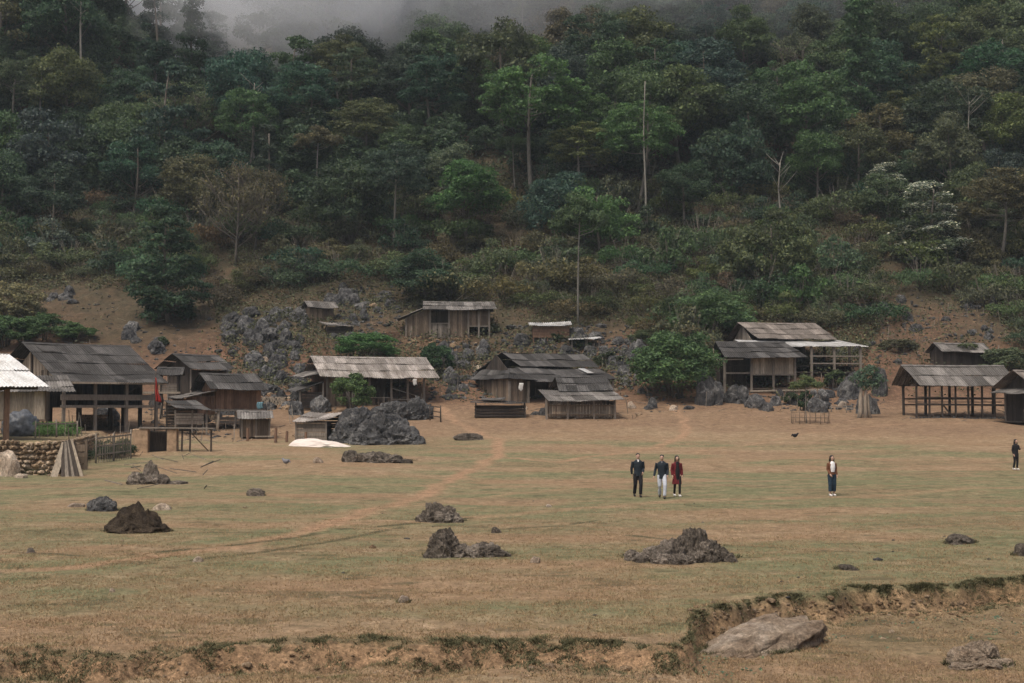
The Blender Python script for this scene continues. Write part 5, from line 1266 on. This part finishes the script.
# sticks, stakes and brush lying and standing about the village
g_ = random.Random(41); mb = MB()
for (x0, y0, x1, y1, n, up) in [(500, 335, 660, 400, 120, .8), (430, 345, 490, 400, 40, .7), (150, 405, 240, 445, 90, .3), (60, 425, 150, 445, 30, .6), (255, 395, 300, 430, 26, .5), (560, 408, 640, 420, 20, .1), (780, 385, 880, 412, 46, .5), (330, 395, 430, 412, 40, .5), (20, 300, 250, 380, 50, .2), (330, 300, 430, 345, 50, .5), (880, 310, 1010, 365, 50, .4), (120, 455, 210, 490, 20, 0), (480, 395, 540, 418, 26, .3), (640, 398, 720, 412, 16, .4), (900, 412, 1020, 422, 26, .1)]:
    for _ in range(n):
        p = ground(g_.uniform(x0, x1), g_.uniform(y0, y1)); l = g_.uniform(.4, 1.5); a = g_.uniform(0, 6.28)
        if g_.random() < up: q = p+Vector((math.cos(a)*l*.15, math.sin(a)*l*.15, l)); p = p-Vector((0, 0, .1))
        else: q = p+Vector((math.cos(a)*l, math.sin(a)*l*.5, .12+g_.uniform(0, .25))); p = p+Vector((0, 0, .05))
        mb.beam(p, q, g_.uniform(.02, .05))
tag(mb.build('brushwood', M['greywood']), 'loose sticks and stakes lying and standing around the village', 'brushwood', None, 'stuff')
def cloth(px, py, d, w, h, mat, lab, seed):
    p = P(px, py, d); vs = []; fs = []
    for j in range(9):
        for i in range(13): u, v = i/12, j/8; vs.append(((u-.5)*w+.03*math.sin(v*5+seed), .05*math.sin(u*19+seed)*(v+.2), -v*h*(1-.12*math.sin(u*7+seed))))
    for j in range(8):
        for i in range(12): q = j*13+i; fs.append((q, q+1, q+14, q+13))
    m = MB(); m.add(vs, fs); o = m.build('cloth', M[mat], None, True); o.location = p; o.modifiers.new('thickness', 'SOLIDIFY').thickness = .01; tag(o, lab, 'cloth')
M['bluecloth'] = mat_plain('blue_cloth', (.10, .19, .22), .85, .3, 5); M['whitecloth2'] = mat_plain('offwhite_cloth', (.5, .5, .48), .85, .15, 5); M['bluesheet'] = mat_plain('blue_plastic', (.16, .2, .26), .5, .3, 5)
cloth(521, 383, 117.5, .35, .6, 'whitecloth2', 'off-white cloth hanging in the doorway under the two-tiered roof', 1)
cloth(260, 402, 106, .45, .5, 'bluecloth', 'blue-green cloth hanging on the right end of the crooked stilt hut', 2)
cloth(415, 379, 117.0, .3, .5, 'whitecloth2', 'pale rag hanging under the eave of the patched grey roof', 3)
# a few heaps of firewood and things by the houses
def woodpile(px, py, w, h, lab, seed, mat='wood'):
    g = ground(px, py); s = F/g.y; mb = MB(); g_ = random.Random(seed); z_ = .07
    while z_ < h/s:
        x_ = -w/s/2
        while x_ < w/s/2: mb.tube([(x_+g_.uniform(-.05, .05), 0, z_), (x_+g_.uniform(-.05, .05), .9, z_)], [.065, .06], 6); x_ += .14
        z_ += .12
    o = mb.build('woodpile', M[mat]); o.location = g; o.rotation_euler = (0, 0, g_.uniform(-.3, .3)); tag(o, lab, 'firewood')
woodpile(92, 427, 22, 13, 'stack of firewood under the floor of the big stilt house', 1, 'redwood')
woodpile(206, 420, 16, 8, 'small firewood stack under the crooked stilt hut', 2)
woodpile(394, 340, 14, 8, 'firewood stack below the side lean-to of the upslope plank house', 3, 'redwood')
woodpile(273, 405, 24, 8, 'tan firewood stack beside the lean-to of the patched roof house', 4, 'palewood')
# ================================================================ people
M['skin'] = mat_plain('skin', (.42, .27, .20), .6, .08, 9); M['hair'] = mat_plain('hair', (.012, .010, .009), .5, .3, 30)
M['navy'] = mat_plain('navy_cloth', (.013, .020, .028), .85, .25, 8); M['black'] = mat_plain('black_cloth', (.011, .010, .012), .85, .25, 8)
M['ltdenim'] = mat_plain('light_denim', (.42, .45, .50), .85, .18, 9); M['maroon'] = mat_plain('dark_red_cloth', (.11, .010, .014), .85, .2, 8)
M['whitecloth'] = mat_plain('white_cloth', (.72, .72, .72), .85, .1, 9); M['rust'] = mat_plain('rust_cloth', (.13, .055, .028), .85, .2, 9); M['denim'] = mat_plain('blue_denim', (.014, .03, .048), .85, .3, 10)
M['grey'] = mat_plain('grey_cloth', (.14, .14, .15), .85, .2, 9); M['shoe_w'] = mat_plain('white_shoe', (.6, .58, .55), .6, .1, 9); M['shoe_b'] = mat_plain('dark_shoe', (.02, .018, .016), .6, .1, 9); M['eye'] = mat_plain('dark_eye', (.01, .01, .01), .3, .1, 9)
def loft(mb, rings, n=14):
    vs = []; fs = []
    for (x, y, z, rx, ry) in rings:
        for k_ in range(n): t = 2*math.pi*k_/n; vs.append((x+rx*math.cos(t), y+ry*math.sin(t), z))
    for i in range(len(rings)-1):
        for k_ in range(n): fs.append((i*n+k_, i*n+(k_+1) % n, (i+1)*n+(k_+1) % n, (i+1)*n+k_))
    fs.append(tuple(range(n))[::-1]); fs.append(tuple((len(rings)-1)*n+k_ for k_ in range(n))); mb.add(vs, fs)
def skin_over(mb, name, mat, vox, parent, smooth=2):
    me = mb.mesh(name+'_raw'); o = bpy.data.objects.new('tmp', me); C.objects.link(o)
    r_ = o.modifiers.new('r', 'REMESH'); r_.mode = 'VOXEL'; r_.voxel_size = vox
    s_ = o.modifiers.new('s', 'SMOOTH'); s_.factor = .5; s_.iterations = smooth
    dg = bpy.context.evaluated_depsgraph_get(); dg.update(); m2 = bpy.data.meshes.new_from_object(o.evaluated_get(dg)); bpy.data.objects.remove(o); bpy.data.meshes.remove(me)
    m2.name = name; m2.materials.clear(); m2.materials.append(mat); m2.polygons.foreach_set('use_smooth', [True]*len(m2.polygons))
    return link(name, m2, parent)
def arm_pts(sh, el, wr): return [Vector(sh), Vector(sh).lerp(Vector(el), .5), Vector(el), Vector(el).lerp(Vector(wr), .45), Vector(wr)]
def person(px, py, hgt, rz, pose, wear, lab, female=False):
    g = ground(px, py); k = hgt/1.72; root = empty('person', g, rz, lab, 'person'); root.scale = (k, k, k)
    sw = .165 if female else .19; hw = .09
    J = dict(shl=(-sw, 0, 1.40), shr=(sw, 0, 1.40), ell=(-sw-.06, .03, 1.12), elr=(sw+.06, .03, 1.12), wrl=(-sw-.05, -.06, .88), wrr=(sw+.05, -.06, .88),
             hil=(-hw, 0, .90), hir=(hw, 0, .90), knl=(-hw-.01, -.02, .49), knr=(hw+.01, -.02, .49), anl=(-hw-.01, .02, .09), anr=(hw+.01, .02, .09))
    J.update(pose); f = .92 if female else 1
    # ---- body: one continuous surface
    b = MB()
    loft(b, [(0, 0, .82, .12*f, .09), (0, 0, .92, .155, .105), (0, 0, 1.05, .13*f, .092), (0, 0, 1.2, .145*f, .10), (0, 0, 1.34, .165*f, .10), (0, 0, 1.42, .13*f, .075), (0, .0, 1.46, .06, .06)])
    loft(b, [(0, .01, 1.42, .055, .058), (0, -.005, 1.50, .05, .055), (0, -.025, 1.525, .045, .062), (0, -.03, 1.55, .060, .085), (0, -.02, 1.60, .070, .095), (0, -.01, 1.65, .074, .097), (0, -.0, 1.69, .062, .082), (0, 0, 1.715, .03, .04)])
    b.tube([(0, -.10, 1.625), (0, -.135, 1.588), (0, -.105, 1.58)], [.010, .015, .012], 6)     # nose
    b.tube([(-.02, -.105, 1.553), (.02, -.105, 1.553)], [.009, .009], 6)                        # lips
    for sx in (-1, 1): b.ell((sx*.075, .005, 1.60), (.012, .022, .032), 8, 6)                   # ears
    for side, sx in (('l', -1), ('r', 1)):
        a_ = arm_pts(J['sh'+side], J['el'+side], J['wr'+side]); b.tube(a_, [.05*f, .046*f, .038*f, .038*f, .026], 10)
        h_, kn, an = (Vector(J[q+side]) for q in ('hi', 'kn', 'an')); b.tube([h_+Vector((0, 0, .03)), h_.lerp(kn, .5), kn, kn.lerp(an, .35), an], [.085, .072, .052, .052, .036], 12)
        b.tube([an+Vector((0, .03, -.04)), an+Vector((0, -.06, -.055)), an+Vector((0, -.15, -.07))], [.036, .034, .022], 8)
        wr = a_[-1]; d = (wr-a_[-2]).normalized(); lat = Vector((1, 0, 0)).cross(d).normalized(); nrm = Vector((-sx, 0, 0))
        pal = wr+d*.045; b.tube([wr-d*.01, wr+d*.03, wr+d*.075], [.025, .031, .030], 8)
        for q, (o_, L_) in enumerate(((-.027, .058), (-.009, .070), (.009, .066), (.027, .050))):
            p0 = wr+d*.075+lat*o_; p1 = p0+d*L_*.5+nrm*.008; p2 = p0+d*L_*.85+nrm*.028; b.tube([p0-d*.02, p1, p2], [.0105, .0095, .008], 6)
        t0 = wr+d*.025-lat*.026; b.tube([t0, t0-lat*.022+d*.03+nrm*.01, t0-lat*.022+d*.058+nrm*.022], [.013, .011, .009], 6)
    body = skin_over(b, 'body', M['skin'], .0085, root, 1)
    e = MB()
    for sx in (-1, 1): e.ell((sx*.030, -.110, 1.620), (.011, .006, .006), 8, 6)
    e.build('eyes', M['eye'], root, True)
    # ---- hair
    h_ = MB(); h_.ell((0, .012, 1.665), (.086, .102, .075), 16, 10)
    if female:
        L_ = wear.get('hairlen', .28); loft(h_, [(0, .07, 1.62-L_, .06, .025), (0, .075, 1.62-L_*.6, .095, .035), (0, .06, 1.58, .09, .055), (0, .035, 1.66, .085, .07)])
        for sx in (-1, 1): h_.tube([(sx*.062, -.035, 1.67), (sx*.085, -.03, 1.58), (sx*.09, -.03, 1.66-L_)], [.022, .026, .016], 7)
    skin_over(h_, 'hair', M['hair'], .011, root, 1)
    # ---- top
    t = MB(); lo = wear.get('hem', .78); fl = wear.get('flare', 1.0)
    if wear['top']:
        loft(t, [(0, 0, lo, .175*fl, .125*fl), (0, 0, (lo+1.0)/2, .17*(1+fl)/2, .125), (0, 0, 1.05, .158*f, .118), (0, 0, 1.2, .175*f, .128), (0, 0, 1.34, .195*f, .122), (0, 0, 1.425, .15*f, .09), (0, .01, 1.475, .072, .072)])
        for side in 'lr':
            a_ = arm_pts(J['sh'+side], J['el'+side], J['wr'+side]); a_[-1] = a_[3].lerp(a_[4], .85); t.tube(a_, [.068*f, .062*f, .056*f, .052*f, .043], 10)
        t.ell((0, .03, 1.47), (.085, .075, .03), 12, 6)
        skin_over(t, wear['topname'], M[wear['top']], .014, root, 2)
    if wear.get('inner'):
        i_ = MB(); w_ = wear.get('innerw', .05); lo2 = wear.get('innerlo', 1.25)
        loft(i_, [(0, -.062, lo2, w_*.8, .07), (0, -.075, (lo2+1.4)/2, w_, .072), (0, -.055, 1.40, w_, .068), (0, -.03, 1.475, .05, .055)]); skin_over(i_, 'shirt', M[wear['inner']], .011, root, 1)
    # ---- trousers
    t = MB(); r0, r1 = wear.get('leg', (.10, .062)); cuff = wear.get('cuff', .92)
    loft(t, [(0, 0, .80, .15, .11), (0, 0, .92, .165, .118), (0, 0, 1.02, .15, .108)])
    for side in 'lr':
        h2, kn, an = (Vector(J[q+side]) for q in ('hi', 'kn', 'an')); an2 = kn.lerp(an, cuff); t.tube([h2+Vector((0, 0, .02)), h2.lerp(kn, .5), kn, kn.lerp(an2, .5), an2], [r0, r0*.9, r1*1.12, r1*1.05, r1], 12)
    skin_over(t, 'trousers', M[wear['legs']], .013, root, 2)
    for side in 'lr':
        an = Vector(J['an'+side]); s_ = MB(); s_.tube([an+Vector((0, .055, -.045)), an+Vector((0, -.04, -.045)), an+Vector((0, -.13, -.055)), an+Vector((0, -.17, -.06))], [.042, .046, .042, .026], 9); s_.tube([an+Vector((0, .02, -.05)), an+Vector((0, .02, .03))], [.045, .045], 9)
        skin_over(s_, 'shoe', M[wear['shoe']], .010, root, 1)
    return root, J
person(638, 497, 1.72, R(4), dict(anr=(.085, -.10, .085), knr=(.10, -.13, .50), anl=(-.12, .14, .11), knl=(-.11, -.02, .49), wrl=(-.23, .08, .88), elr=(.235, .04, 1.13), wrr=(.17, -.15, .96)),
       dict(top='navy', topname='jacket', inner='whitecloth', innerw=.03, innerlo=1.39, legs='black', shoe='shoe_b', hem=.82, leg=(.105, .068)), 'man walking in dark navy jacket and black trousers, leftmost of the three walkers')
person(662, 498.5, 1.70, R(-6), dict(anr=(.10, -.22, .085), knr=(.12, -.20, .50), anl=(-.09, .18, .13), knl=(-.09, -.02, .49), ell=(-.26, .06, 1.12), wrl=(-.31, -.02, .86), elr=(.23, .05, 1.13), wrr=(.22, -.06, .90)),
       dict(top='navy', topname='jacket', inner='grey', innerw=.028, innerlo=1.40, legs='ltdenim', shoe='shoe_b', hem=.78, leg=(.10, .066)), 'man walking in dark jacket and pale blue jeans, middle of the three walkers')
person(677, 496.5, 1.62, R(10), dict(anr=(.09, -.10, .085), knr=(.09, -.12, .50), anl=(-.08, .12, .10)),
       dict(top='maroon', topname='coat', inner='black', innerw=.10, innerlo=.62, legs='black', shoe='shoe_w', hem=.52, flare=1.25, leg=(.085, .05), hairlen=.22), 'long-haired woman in open dark red coat over black, rightmost of the three walkers', True)
person(832, 496, 1.62, R(18), dict(ell=(-.20, .02, 1.12), wrl=(-.16, -.14, .92), knl=(-.10, -.06, .50), anl=(-.12, -.06, .085)),
       dict(top='rust', topname='cardigan', inner='whitecloth', innerw=.12, innerlo=1.02, legs='denim', shoe='shoe_w', hem=.90, leg=(.115, .085), cuff=.72, hairlen=.26), 'woman standing alone in white top, rust cardigan and wide blue trousers', True)
person(1016, 470, 1.60, R(24), dict(elr=(.22, -.06, 1.15), wrr=(.10, -.26, 1.22), anl=(-.08, .10, .10)),
       dict(top='black', topname='jacket', legs='black', shoe='shoe_w', hem=.70, leg=(.09, .058), hairlen=.30), 'person in all black holding something up, near the right edge of the photo', True)
# black hen pecking, and a second by the rubble ridge
def hen(px, py, rz, lab, mat, comb='red'):
    g = ground(px, py); b = MB(); b.ell((0, 0, .25), (.19, .12, .13), 14, 10)
    b.tube([(.13, 0, .28), (.21, 0, .33), (.25, 0, .26), (.28, 0, .20)], [.08, .055, .042, .035], 8)
    b.tube([(-.12, 0, .28), (-.22, 0, .38), (-.30, 0, .40)], [.09, .06, .03], 8); b.tube([(.30, 0, .20), (.345, 0, .175)], [.018, .006], 6)
    root = empty('hen', g, rz, lab, 'hen'); skin_over(b, 'body', M[mat], .014, root, 2)
    for sy in (-.05, .05):
        l = MB(); l.tube([(.02, sy, .17), (.0, sy, .08), (.02, sy, .0)], [.016, .009, .009], 6)
        for a in (-.4, 0, .4): l.tube([(.02, sy, .008), (.07, sy+a*.07, .004)], [.007, .004], 4)
        l.build('leg', M['tan_stone'], root)
    c = MB(); c.ell((.26, 0, .285), (.03, .008, .02), 8, 6); c.build('comb', M['red'], root)
hen(795, 439, R(200), 'black hen pecking on the grass above the lone woman', 'black')
hen(286, 466, R(-30), 'dark hen on the ground near the bright white stone', 'grey')
# ================================================================ grass and bank tufts
def blades(n, seed, samp, hmin, hmax, w, lean=.6):
    g = np.random.default_rng(seed); x, y = samp(g, n); n = len(x); z = T(x, y)-.004; k_ = 3
    X_ = np.repeat(x, k_)+g.normal(size=n*k_)*.018; Y_ = np.repeat(y, k_)+g.normal(size=n*k_)*.018; Z_ = np.repeat(z, k_); a = g.random(n*k_)*6.283
    h = hmin+(hmax-hmin)*g.random(n*k_)**1.5; lx = g.normal(size=n*k_)*lean*h; ly = g.normal(size=n*k_)*lean*h
    V = np.empty((n*k_, 3, 3)); V[:, 0] = np.stack([X_-w*np.cos(a), Y_-w*np.sin(a), Z_], -1); V[:, 1] = np.stack([X_+w*np.cos(a), Y_+w*np.sin(a), Z_], -1); V[:, 2] = np.stack([X_+lx, Y_+ly, Z_+h], -1)
    return V.reshape(-1, 3)
def grass_mat(name, stops, sc=1.2):
    k = NT(name, .8, .1); g = k.n('ShaderNodeNewGeometry'); n = k.noise(sc, 5, None, (1, 1.6, 1), .65)
    c = k.ramp(n, stops); c = k.mix(1.0, c, k.ramp(g.outputs['Random Per Island'], [(0, .7), (1, 1.35)]), 'MULTIPLY'); k.col(c); return k.m
def samp_field(g, n):
    y = 17+40*g.random(n)**1.7; x = (g.random(n)*2-1)*(.375*y+.6); k_ = g.random(n) < np.clip(1.25*fbm(x*1.2, y*1.0, 91, 3)*2-.55, .05, 1)*np.clip((58-y)/25, 0, 1)
    e = edge_y(x)-y; k_ &= ~((e > 0) & (e < .5) & (g.random(n) < .8)); return x[k_], y[k_]
gm = grass_mat('dry_grass', [(.32, (.18, .12, .066)), (.48, (.29, .20, .115)), (.60, (.20, .17, .09)), (.72, (.12, .12, .06))])
tag(link('grass', np_mesh('grass', blades(230000, 1, samp_field, .015, .055, .006), mat=gm, k=3)), 'short dry grass on the near field', 'grass', None, 'stuff')
def samp_lip(g, n):
    x = g.uniform(-9, 13, n); y = edge_y(x)+g.normal(size=n)*.07+.03+np.where(x < 2.4, g.uniform(-.9, .2, n)*.8, 0)
    y = y-(g.random(n) < .25)*g.random(n)*.9
    k_ = g.random(n) < np.clip((fbm(x*4.5, y*5, 95, 3)-.42)*6, .0, 1)*np.where(x < 2.4, np.clip((fbm(x*.8, y*.8, 96, 2)-.22)*6, .25, 1), np.clip((fbm(x*.8, y*.8, 96, 2)-.25)*6, .15, 1)); return x[k_], y[k_]
gm2 = grass_mat('bank_grass', [(.36, (.045, .040, .022)), (.48, (.085, .085, .045)), (.56, (.13, .125, .07)), (.66, (.20, .14, .08))], 3.5)
tag(link('bank_grass', np_mesh('bank_grass', blades(62000, 2, samp_lip, .015, .065, .008, .9), mat=gm2, k=3)), 'green tufts along the lip of the eroded bank', 'grass', None, 'stuff')
def samp_rocks(g, n):
    X_, Y_ = [], []
    for (px, py, w) in ROCKS:
        c = ground(px, py); s = F/c.y; m = int(n*w/900); a = g.random(m)*6.283; q = (.72+.3*g.random(m)**2)*w/s
        X_.append(c.x+q*np.cos(a)); Y_.append(c.y+q*.55+q*.62*np.sin(a))
    return np.concatenate(X_), np.concatenate(Y_)
tag(link('rock_grass', np_mesh('rock_grass', blades(16000, 5, samp_rocks, .02, .11, .009, .6), mat=gm2, k=3)), 'rough tufts growing round the rocks on the field', 'grass', None, 'stuff')
def samp_floor(g, n):
    x = g.uniform(2.6, 12, n); y = edge_y(x)-.5-g.random(n)*3.2; k_ = fbm(x*1.6, y*1.6, 97, 2) > .62; return x[k_], y[k_]
gx = np.random.default_rng(6); xx_, yy_ = samp_floor(gx, 3000); P0 = np.stack([xx_, yy_, T(xx_, yy_)+.03*gx.random(len(xx_))], -1)
o = link('weeds', np_mesh('weeds', leaves(gx, P0, P0*0+np.array([0, 0, 1]), .06, .5), 4, mat_leaf('weed_leaf', (.10, .14, .085), .2))); tag(o, 'small green weeds growing below the eroded bank', 'weeds', None, 'stuff')
# ================================================================ air, mist, light
def closed_box(name, x0, x1, y0, y1, z0, z1):
    m = MB(); m.box(x0, x1, y0, y1, z0, z1); return m.mesh(name)
def vol_mat(name, dens, col, noise=None, aniso=0.):
    m = bpy.data.materials.new(name); m.use_nodes = True; t = m.node_tree; t.nodes.clear()
    out = t.nodes.new('ShaderNodeOutputMaterial'); v = t.nodes.new('ShaderNodeVolumePrincipled')
    v.inputs['Color'].default_value = (*col, 1); v.inputs['Density'].default_value = dens; v.inputs['Anisotropy'].default_value = aniso
    t.links.new(v.outputs[0], out.inputs['Volume'])
    return m, t, v
hz = link('haze', closed_box('haze', -450, 450, -100, 400, -3, 215)); m, t, v = vol_mat('haze_air', HAZE, (.74, .88, 1.0)); hz.data.materials.append(m)
tag(hz, 'thin even haze in the mountain air', 'haze', None, 'stuff')
# low cloud lying in the valley behind the left ridge and along the top of the slope
def cloud(name, parts, dens, seed, label):
    mb = MB()
    for (c_, r_) in parts:
        b = bmesh.new(); bmesh.ops.create_icosphere(b, subdivisions=4, radius=1)
        for q in b.verts:
            n = mnoise.fractal(q.co*1.6+Vector((seed, 0, 0)), .9, 2., 4); f = 1+.35*n
            q.co = Vector((q.co.x*r_[0]*f+c_[0], q.co.y*r_[1]*f+c_[1], q.co.z*r_[2]*f+c_[2]))
        b.verts.ensure_lookup_table(); mb.add([q.co[:] for q in b.verts], [tuple(w.index for w in fc.verts) for fc in b.faces]); b.free()
        seed += 3.7
    me = mb.mesh(name); o = link(name, me); m, t, v = vol_mat(name+'_vapour', dens, (.95, .97, 1.0)); me.materials.append(m)
    tag(o, label, 'mist', None, 'stuff'); return o
def cpt(px, py, d): return tuple(P(px, py, d))
for i, (px, py, d, rr_, dn) in enumerate(MIST):
    cloud('mist', [(cpt(px, py, d), rr_)], dn, i*5.1, MISTL[i])
w = bpy.data.worlds.new('World'); SC.world = w; w.use_nodes = True; nt = w.node_tree
sky = nt.nodes.new('ShaderNodeTexSky'); sky.sky_type = 'NISHITA'; sky.sun_disc = False
EL, RO = 66, 215
sky.sun_elevation = R(EL); sky.sun_rotation = R(RO); sky.air_density = .7; sky.dust_density = 8.0; sky.ozone_density = .2
bg = nt.nodes['Background']; bg.inputs[1].default_value = SKY; nt.links.new(sky.outputs[0], bg.inputs[0])
sl = bpy.data.lights.new('sun', 'SUN'); sl.energy = SUN; sl.angle = R(12); sl.color = (1, .96, .87)
so = bpy.data.objects.new('sun', sl); C.objects.link(so)
az = R(RO); el = R(EL)  # sky sun_rotation is measured clockwise from +Y
sd = Vector((math.sin(az)*math.cos(el), math.cos(az)*math.cos(el), math.sin(el)))
so.rotation_euler = sd.to_track_quat('Z', 'Y').to_euler(); so.location = (0, 0, 60)
vs = SC.view_settings; vs.view_transform = 'Standard'; vs.look = 'None'; vs.gamma = 1; vs.exposure = EXPO; vs.use_curve_mapping = False
SC.render.engine = 'CYCLES'
cy = SC.cycles; cy.max_bounces = 6; cy.diffuse_bounces = 3; cy.glossy_bounces = 1; cy.transmission_bounces = 3; cy.transparent_max_bounces = 6; cy.volume_bounces = 8
cy.use_denoising = True; cy.caustics_reflective = False; cy.caustics_refractive = False
resolve()
